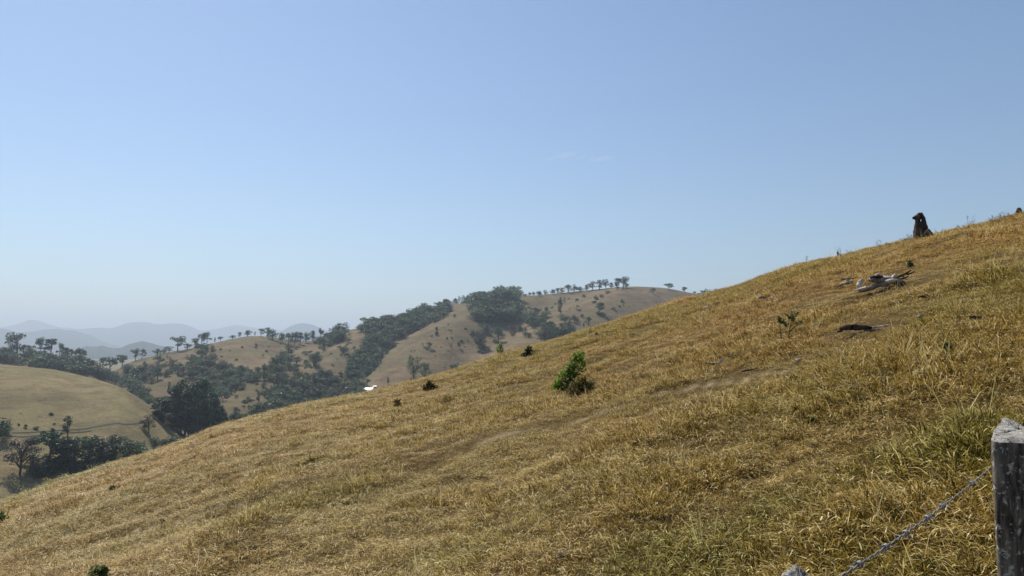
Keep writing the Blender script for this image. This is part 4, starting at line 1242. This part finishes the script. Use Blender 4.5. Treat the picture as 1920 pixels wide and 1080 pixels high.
bush("dark_weed", "dark leafy weed at the left edge of the near slope", (3, 984),
     [(6, 966, 10, 7, 90, .35), (2, 976, 9, 7, 90, .25), (14, 972, 6, 5, 40, .4)], M_DKGREEN, .07, "weed")
bush("green_weed", "dark green rosette weed at the bottom edge of the slope", (185, 1084),
     [(186, 1070, 13, 9, 90, .45), (176, 1076, 9, 7, 50, .4), (196, 1066, 8, 6, 40, .5)], M_DKGREEN, .045, "weed", aspect=1.8)
bush("dark_weed", "small dark weed in the grass above the fallen trunk's branches", (1705, 504),
     [(1705, 495, 5, 5, 50, .25), (1709, 498, 4, 5, 30, .3)], M_DKGREEN, .07, "weed")
bush("dark_weed", "small feathery green weed beside the white angular stone", (1776, 670),
     [(1775, 650, 6, 7, 50, .4), (1778, 660, 6, 7, 40, .3), (1780, 648, 4, 5, 30, .5)], M_DKGREEN, .045, "weed")
bush("green_weed", "small green weed speck on the lower slope near the crest", (210, 921),
     [(210, 916, 5, 4, 40, .5)], M_DKGREEN, .09, "weed")
bush("sapling", "two-stemmed thin sapling with two dark leaf clusters on the upper slope", (1471, 643),
     [(1463, 600, 6, 6, 34, .25), (1467, 603, 6, 5, 16, .35), (1485, 594, 6, 6, 38, .25), (1482, 588, 6, 5, 14, .5), (1474, 606, 6, 5, 22, .5), (1500, 605, 5, 3, 14, .3), (1490, 584, 6, 5, 10, .5)],
     M_DKGREEN, .045, "sapling", stems=[[(1465, 645), (1465, 625), (1461, 603)], [(1479, 645), (1479, 620), (1485, 596)], [(1479, 622), (1490, 610), (1500, 605)], [(1483, 600), (1496, 584)]], stem_r=.9)
bush("green_weed", "dark little weed in the grass above the fence post's green tuft", (1526, 800),
     [(1524, 788, 6, 7, 60, .25), (1528, 794, 5, 5, 40, .3)], M_DKGREEN, .03, "weed")

def stalks(label, base_px, h, n, seed, group="dry weed stalks on the crest", mat=None, spread=.4, thick=.0035):
    """a dead weed: thin stems with side twigs and small seed heads"""
    p = near_at(*base_px); s = p.y / F; H = h * s
    rs = np.random.default_rng(seed)
    o = empty("dry_weed", (p.x, p.y, p.z - .01))
    mb = MB(); hd = MB(); C = []
    for i in range(n):
        d = np.array([rs.normal(0, spread), rs.normal(0, spread), 1.0]); d /= np.linalg.norm(d)
        L = H * rs.uniform(.65, 1.0); e = d * L; mid = d * L * .5 + np.array([rs.normal(0, .05) * H, 0, 0])
        tube(mb, [(0, 0, 0), mid, e], [thick, thick * .8, thick * .4], 4, 0, sub=2)
        for j in range(4):
            t = rs.uniform(.35, .95); b = d * L * t
            f = b + np.array([rs.normal(0, .12), rs.normal(0, .12), rs.uniform(.06, .2)]) * H
            tube(mb, [b, f], [thick * .5, thick * .3], 4, 0); C.append(f)
        C.append(e)
    link_mesh("stem", mb.mesh("stem", [mat or M_STALK]), o)
    C = np.array(C); C = np.repeat(C, 2, 0) + rs.normal(0, .012, (len(C) * 2, 3))
    leaves(hd, C, .028, np.full(len(C), .5), rs)
    link_mesh("seed_head", hd.mesh("seed_head", [M_DRYBUSH], False), o)
    return tag(o, label, "weed", group)
cr = [(1513, 494, 20, 2, "faint dry weed on the crest, lowest of the crest weeds"), (1577, 482, 24, 3, "dry weed rising behind the small dark stake"),
      (1592, 480, 18, 2, "thin dry weed just uphill of the small dark stake"), (1651, 466, 24, 2, "slim dry weed about halfway from stake to stump"),
      (1662, 463, 9, 2, "tiny dry weed beside the slim one between stake and stump"), (1707, 451, 14, 3, "bushy little dry weed against the foot of the stump"),
      (1761, 440, 17, 2, "faint dry weed just uphill of the stump"), (1769, 438, 10, 2, "tiny dry weed next to the faint one past the stump"),
      (1798, 431, 12, 2, "small dry weed before the bent weed on the crest"), (1817, 427, 25, 2, "tall bent dry weed midway between stump and frame edge"),
      (1862, 418, 20, 3, "spiky dry weed on the crest near the edge of view"), (1873, 416, 19, 3, "branching dry weed next to the spiky one on the crest"),
      (1886, 412, 24, 3, "tall sparse dry weed nearest the block-like stump")]
for i, (x, y, h_, n_, l) in enumerate(cr):
    stalks(l, (x, y), h_, n_, 70 + i, thick=.006)
stalks("bare brown stalk leaning in the tall grass under the forked stick", (1657, 750), 62, 2, 91, "dry stalks in the grass", M_TWIG, .12)
stalks("thin brown stalk leaning among grass beside the bare brown stalk", (1618, 765), 48, 2, 92, "dry stalks in the grass", M_TWIG, .35)
stalks("fan of pale dead stems sprouting low in the grass below the track", (1508, 965), 34, 7, 93, "dry stalks in the grass", None, .6)
stalks("pale dead stems just above the barbed wire's middle barbs", (1665, 985), 42, 5, 94, "dry stalks in the grass", None, .6)
stalks("short dry stalks at the left of the lower slope", (303, 992), 26, 2, 95, "dry stalks in the grass", M_TWIG, .1)

# ------------------------------------------------------------------ fence: two hewn posts and a strand of barbed wire
def post(label, poly, zbot, seed, top_mat):
    """poly: corners (x, y, ztop) of the hewn cross-section, in order"""
    rs = np.random.default_rng(seed)
    C = np.array(poly, float); n = len(C); per = 7
    ring = []
    for i in range(n):
        for k in range(per):
            t = k / per; ring.append(C[i] * (1 - t) + C[(i + 1) % n] * t)
    ring = np.array(ring); m = len(ring)
    for _ in range(2): ring = .25 * np.roll(ring, 1, 0) + .5 * ring + .25 * np.roll(ring, -1, 0)
    c = ring.mean(0)
    zt = ring[:, 2]
    lv = np.concatenate([np.linspace(0, .9, 16), np.linspace(.92, 1, 6)])
    grain = rs.normal(0, .0034, m); grain = (grain + np.roll(grain, 1)) * .7
    V = []; gr = grain.copy()
    for t in lv:
        gr = .93 * gr + rs.normal(0, .0009, m); grain = gr
        z = zbot + (zt - zbot) * t
        off = (ring[:, :2] - c[:2]); off /= np.linalg.norm(off, axis=1)[:, None]
        rr = grain + rs.normal(0, .0011, m) - (.006 * max(0, (t - .985) / .015))
        xy = ring[:, :2] + off * rr[:, None]
        V.append(np.column_stack([xy, z]))
    V = np.concatenate(V)
    Q = []
    for i in range(len(lv) - 1):
        a = i * m + np.arange(m); b = i * m + (np.arange(m) + 1) % m
        Q.append(np.stack([a, b, b + m, a + m], -1))
    p0 = np.array([c[0], c[1], zbot])
    o = empty("fence_post", tuple(p0))
    mb = MB(); mb.add(V - p0, np.concatenate(Q)); link_mesh("shaft", mb.mesh("shaft", [M_POST]), o)
    # the cut top: rings shrinking to the middle, roughened
    top = V[-m:]; T = [top]; cc = top.mean(0)
    for f in (.82, .62, .42, .22, .05):
        r_ = cc + (top - cc) * f; r_[:, 2] += rs.normal(0, .0022, m) + .003; T.append(r_)
    T = np.concatenate(T); Q = []
    for i in range(5):
        a = i * m + np.arange(m); b = i * m + (np.arange(m) + 1) % m
        Q.append(np.stack([a, b, b + m, a + m], -1))
    mb = MB(); mb.add(T - p0, np.concatenate(Q)); link_mesh("cut_top", mb.mesh("cut_top", [top_mat]), o)
    return tag(o, label, "fence post", "fence posts")
M_POSTTOP = mat_wood("bleached_post_top", (.13, .12, .105), (.50, .47, .42), (80, .60, (.05, .045, .038)), 26, (1, 1, 1), .30, .66)
A_ = [wpt(1856, 829, 1.80), wpt(1975, 834, 1.79), wpt(1985, 812, 1.87), wpt(1940, 812, 1.93), wpt(1915, 797, 1.96), wpt(1884, 782, 1.97), wpt(1874, 786, 1.95), wpt(1861, 806, 1.87)]
post("weathered square fence post with sunlit bleached top at the frame edge", A_, -1.75, 1, M_POSTTOP)
B_ = [wpt(1438, 1128, 1.06), wpt(1545, 1130, 1.06), wpt(1552, 1112, 1.12), wpt(1520, 1078, 1.15), wpt(1500, 1060, 1.16), wpt(1484, 1057, 1.15), wpt(1462, 1072, 1.12)]
post("grey fence post of which only the pointed tip shows at the bottom", B_, -1.9, 2, M_POSTTOP)

def strand():
    P0 = wpt(1857, 877, 1.86); P1 = wpt(1512, 1121, 1.10)
    d = P1 - P0; L = np.linalg.norm(d); T = d / L
    U = np.cross(T, (0, 0, 1)); U /= np.linalg.norm(U); W = np.cross(U, T)
    o = empty("barbed_wire", tuple(P0))
    t = np.linspace(0, 1, 260)
    sag = np.stack([np.zeros_like(t), np.zeros_like(t), -.010 * 4 * t * (1 - t)], -1)
    cen = t[:, None] * d + sag
    for k in range(2):
        ph = t * L / .06 * 2 * math.pi + k * math.pi
        mb = MB(); tube(mb, cen + (np.cos(ph)[:, None] * U + np.sin(ph)[:, None] * W) * .0010, [.0011] * len(t), 6)
        link_mesh("wire_strand", mb.mesh("wire_strand", [M_WIRE]), o)
    for i, px in enumerate((1822, 1767, 1738, 1698, 1661, 1610)):
        # where the wire crosses that column
        cc = [abs(float(960 + F * (P0 + c)[0] / ((P0 + c)[1] * CP + (P0 + c)[2] * SP)) - px) for c in cen]
        c = cen[int(np.argmin(cc))]
        mb = MB(); rs = np.random.default_rng(i)
        for k in range(2):
            ph = np.linspace(0, 2 * 2 * math.pi, 26) + k * 2 + i
            ax = (np.linspace(-.006, .006, 26) + (k - .5) * .004)[:, None] * T
            co = c + ax + (np.cos(ph)[:, None] * U + np.sin(ph)[:, None] * W) * .0045
            e0 = co[0] + (co[0] - co[1]) / np.linalg.norm(co[0] - co[1]) * .016 + T * rs.uniform(-.004, .004)
            e1 = co[-1] + (co[-1] - co[-2]) / np.linalg.norm(co[-1] - co[-2]) * .016
            tube(mb, np.concatenate([[e0], co, [e1]]), [.0005] + [.0012] * 26 + [.0005], 5)
        link_mesh("barb", mb.mesh("barb", [M_WIRE]), o)
    tag(o, "twisted grey barbed wire running from the square post down to the pointed post", "barbed wire")
strand()

# ------------------------------------------------------------------ farm buildings in the valley, track on the pasture hill
def house(px, py, wpx, depth_m, wall_h, roof_h, rz, label, roof_mat=None, wall_mat=None):
    p = far_at(px, py); s = p.y / F; W = wpx * s / 2; D = depth_m / 2
    o = empty("farm_building", (p.x, p.y, p.z - .3)); o.rotation_euler = (0, 0, rz)
    w = box_mesh("wall", (-W, -D, 0), (W, D, wall_h), wall_mat or M_WALL); link_mesh("wall", w, o)
    e = .45; t = .12
    V = [(-W - e, -D - e, wall_h - .1), (W + e, -D - e, wall_h - .1), (W + e, 0, wall_h + roof_h), (-W - e, 0, wall_h + roof_h), (-W - e, D + e, wall_h - .1), (W + e, D + e, wall_h - .1)]
    V2 = [(x, y, z + t) for x, y, z in V]
    Q = [(0, 1, 2, 3), (3, 2, 5, 4), (6, 9, 8, 7), (9, 10, 11, 8), (0, 6, 7, 1), (4, 5, 11, 10), (0, 3, 9, 6), (3, 4, 10, 9), (1, 7, 8, 2), (2, 8, 11, 5)]
    Q = [tuple(reversed(q)) for q in Q]
    link_mesh("roof", mesh_quads("roof", V + V2, Q, [roof_mat or M_ROOF], None, False), o)
    G = [(-W, -D, wall_h), (-W, D, wall_h), (-W, 0, wall_h + roof_h * .92), (-W, 0, wall_h), (W, -D, wall_h), (W, D, wall_h), (W, 0, wall_h + roof_h * .92), (W, 0, wall_h)]
    link_mesh("gable", mesh_quads("gable", G, [(0, 2, 3, 3), (3, 2, 1, 1), (4, 7, 6, 6), (7, 5, 6, 6)][:0] or [(0, 3, 1, 2), (4, 6, 5, 7)], [wall_mat or M_WALL], None, False), o)
    link_mesh("door", box_mesh("door", (-.45, -D - .05, 0), (.45, -D - .003, 2.05), M_DARKGAP), o)
    for x in (-W * .6, W * .6):
        link_mesh("window", box_mesh("window", (x - .5, -D - .04, 1.0), (x + .5, -D - .003, 1.9), M_DARKGAP), o)
    return tag(o, label, "building", "farm buildings in the valley")
house(693, 738, 15, 8, 2.4, 2.0, math.radians(-18), "farm building with bright white roof rising behind the near slope")
house(703, 729, 5, 3.0, 1.8, .7, 0, "tiny white-roofed shed at the uphill side of the bright white roof")
house(653, 734, 9, 5, 2.2, 1.2, math.radians(12), "small pale-roofed farmhouse among trees left of the bright white roof")

M_TRACK = plain("dark_track_soil", (.055, .05, .028), .95)
def track(pts, wid):
    P = [far_at(*q) for q in pts]
    X = np.array([(p.x, p.y) for p in P]); t = np.linspace(0, len(P) - 1, 70)
    x = np.interp(t, range(len(P)), X[:, 0]); y = np.interp(t, range(len(P)), X[:, 1])
    for _ in range(3): x[1:-1] = (x[:-2] + x[2:] + 2 * x[1:-1]) / 4; y[1:-1] = (y[:-2] + y[2:] + 2 * y[1:-1]) / 4
    dx = np.gradient(x); dy = np.gradient(y); L = np.hypot(dx, dy); nx, ny = -dy / L, dx / L
    V = []; k = 5
    for j in range(k):
        o_ = (j / (k - 1) - .5) * wid
        for i in range(len(x)):
            xx, yy = x[i] + nx[i] * o_, y[i] + ny[i] * o_
            V.append((xx, yy, land_at_xy(xx, yy) + (.22 if 0 < j < k - 1 else -.15)))
    n = len(x)
    Q = [(j * n + i, j * n + i + 1, (j + 1) * n + i + 1, (j + 1) * n + i) for j in range(k - 1) for i in range(n - 1)]
    o = link_mesh("path", mesh_quads("path", V, Q, [M_TRACK])); tag(o, kind="structure")
track([(22, 812), (60, 811), (100, 808), (150, 805), (190, 799), (230, 796), (265, 793)], 1.5)
track([(-20, 818), (0, 816), (40, 820), (80, 816), (120, 812), (170, 808)], 1.2)


# low scrub dotted over the open slopes
wood("scrub", "tiny dark bushes dotted over the open far slopes", "scrub", [
    ([(400, 650), (520, 645), (640, 640), (690, 650), (650, 700), (560, 700), (480, 690), (400, 680)], 15, 2, 6, ('shrub', 'round')),
    ([(720, 700), (780, 640), (850, 590), (880, 610), (880, 680), (780, 705)], 17, 2, 5, ('shrub', 'round', 'bare')),
    ([(980, 570), (1100, 550), (1180, 550), (1180, 580), (1100, 600), (1000, 590)], 14, 2, 7, ('shrub', 'round')),
    ([(230, 690), (300, 670), (400, 660), (400, 690), (300, 700)], 13, 2, 6, ('shrub', 'bare')),
    ([(0, 780), (60, 770), (120, 780), (100, 800), (0, 800)], 22, 2, 5, ('shrub',)),
    ([(400, 740), (520, 720), (520, 760), (420, 770)], 15, 3, 7, ('shrub', 'round')),
    ([(105, 868), (150, 872), (262, 852), (275, 862), (200, 890), (120, 895), (60, 905), (50, 890)], 9, 12, 22, ('shrub', 'round', 'olive')),
    ([(30, 800), (180, 815), (200, 830), (60, 830)], 13, 4, 9, ('shrub',)),
], 6)

# a faint wisp of high cloud, well above the haze
def cloud():
    m = bpy.data.materials.new("thin_cloud"); m.use_nodes = True; nt = m.node_tree; nt.nodes.clear()
    out = nt.nodes.new("ShaderNodeOutputMaterial"); v = nt.nodes.new("ShaderNodeVolumePrincipled")
    v.inputs["Color"].default_value = (1, 1, 1, 1); v.inputs["Density"].default_value = 9e-4
    nt.links.new(v.outputs[0], out.inputs["Volume"])
    for (px, py, w, hh) in ((1062, 290, 44, 9), (1035, 297, 30, 6), (1128, 298, 52, 7), (1090, 295, 26, 5)):
        c = wpt(px, py, 9000); s = 9000 / F
        nu, nv = 20, 12
        th = np.arange(nu) / nu * 2 * math.pi; ph = np.linspace(.02, math.pi - .02, nv)
        T, P_ = np.meshgrid(th, ph)
        V = np.stack([np.cos(T) * np.sin(P_) * w * s * .5, np.sin(T) * np.sin(P_) * w * s * .35, np.cos(P_) * hh * s * .5 + np.cos(T) * 12], -1).reshape(-1, 3)
        i, j = np.meshgrid(np.arange(nv - 1), np.arange(nu), indexing='ij')
        a = (i * nu + j).ravel(); b = (i * nu + (j + 1) % nu).ravel()
        Q = np.concatenate([np.stack([a, a + nu, b + nu, b], -1)])
        me = mesh_quads("cloud", V, Q, [m])
        import bmesh
        bm = bmesh.new(); bm.from_mesh(me); bmesh.ops.holes_fill(bm, edges=[e for e in bm.edges if e.is_boundary]); bmesh.ops.recalc_face_normals(bm, faces=bm.faces); bm.to_mesh(me); bm.free()
        tag(link_mesh("cloud", me, None, tuple(c)), kind="structure")
cloud()
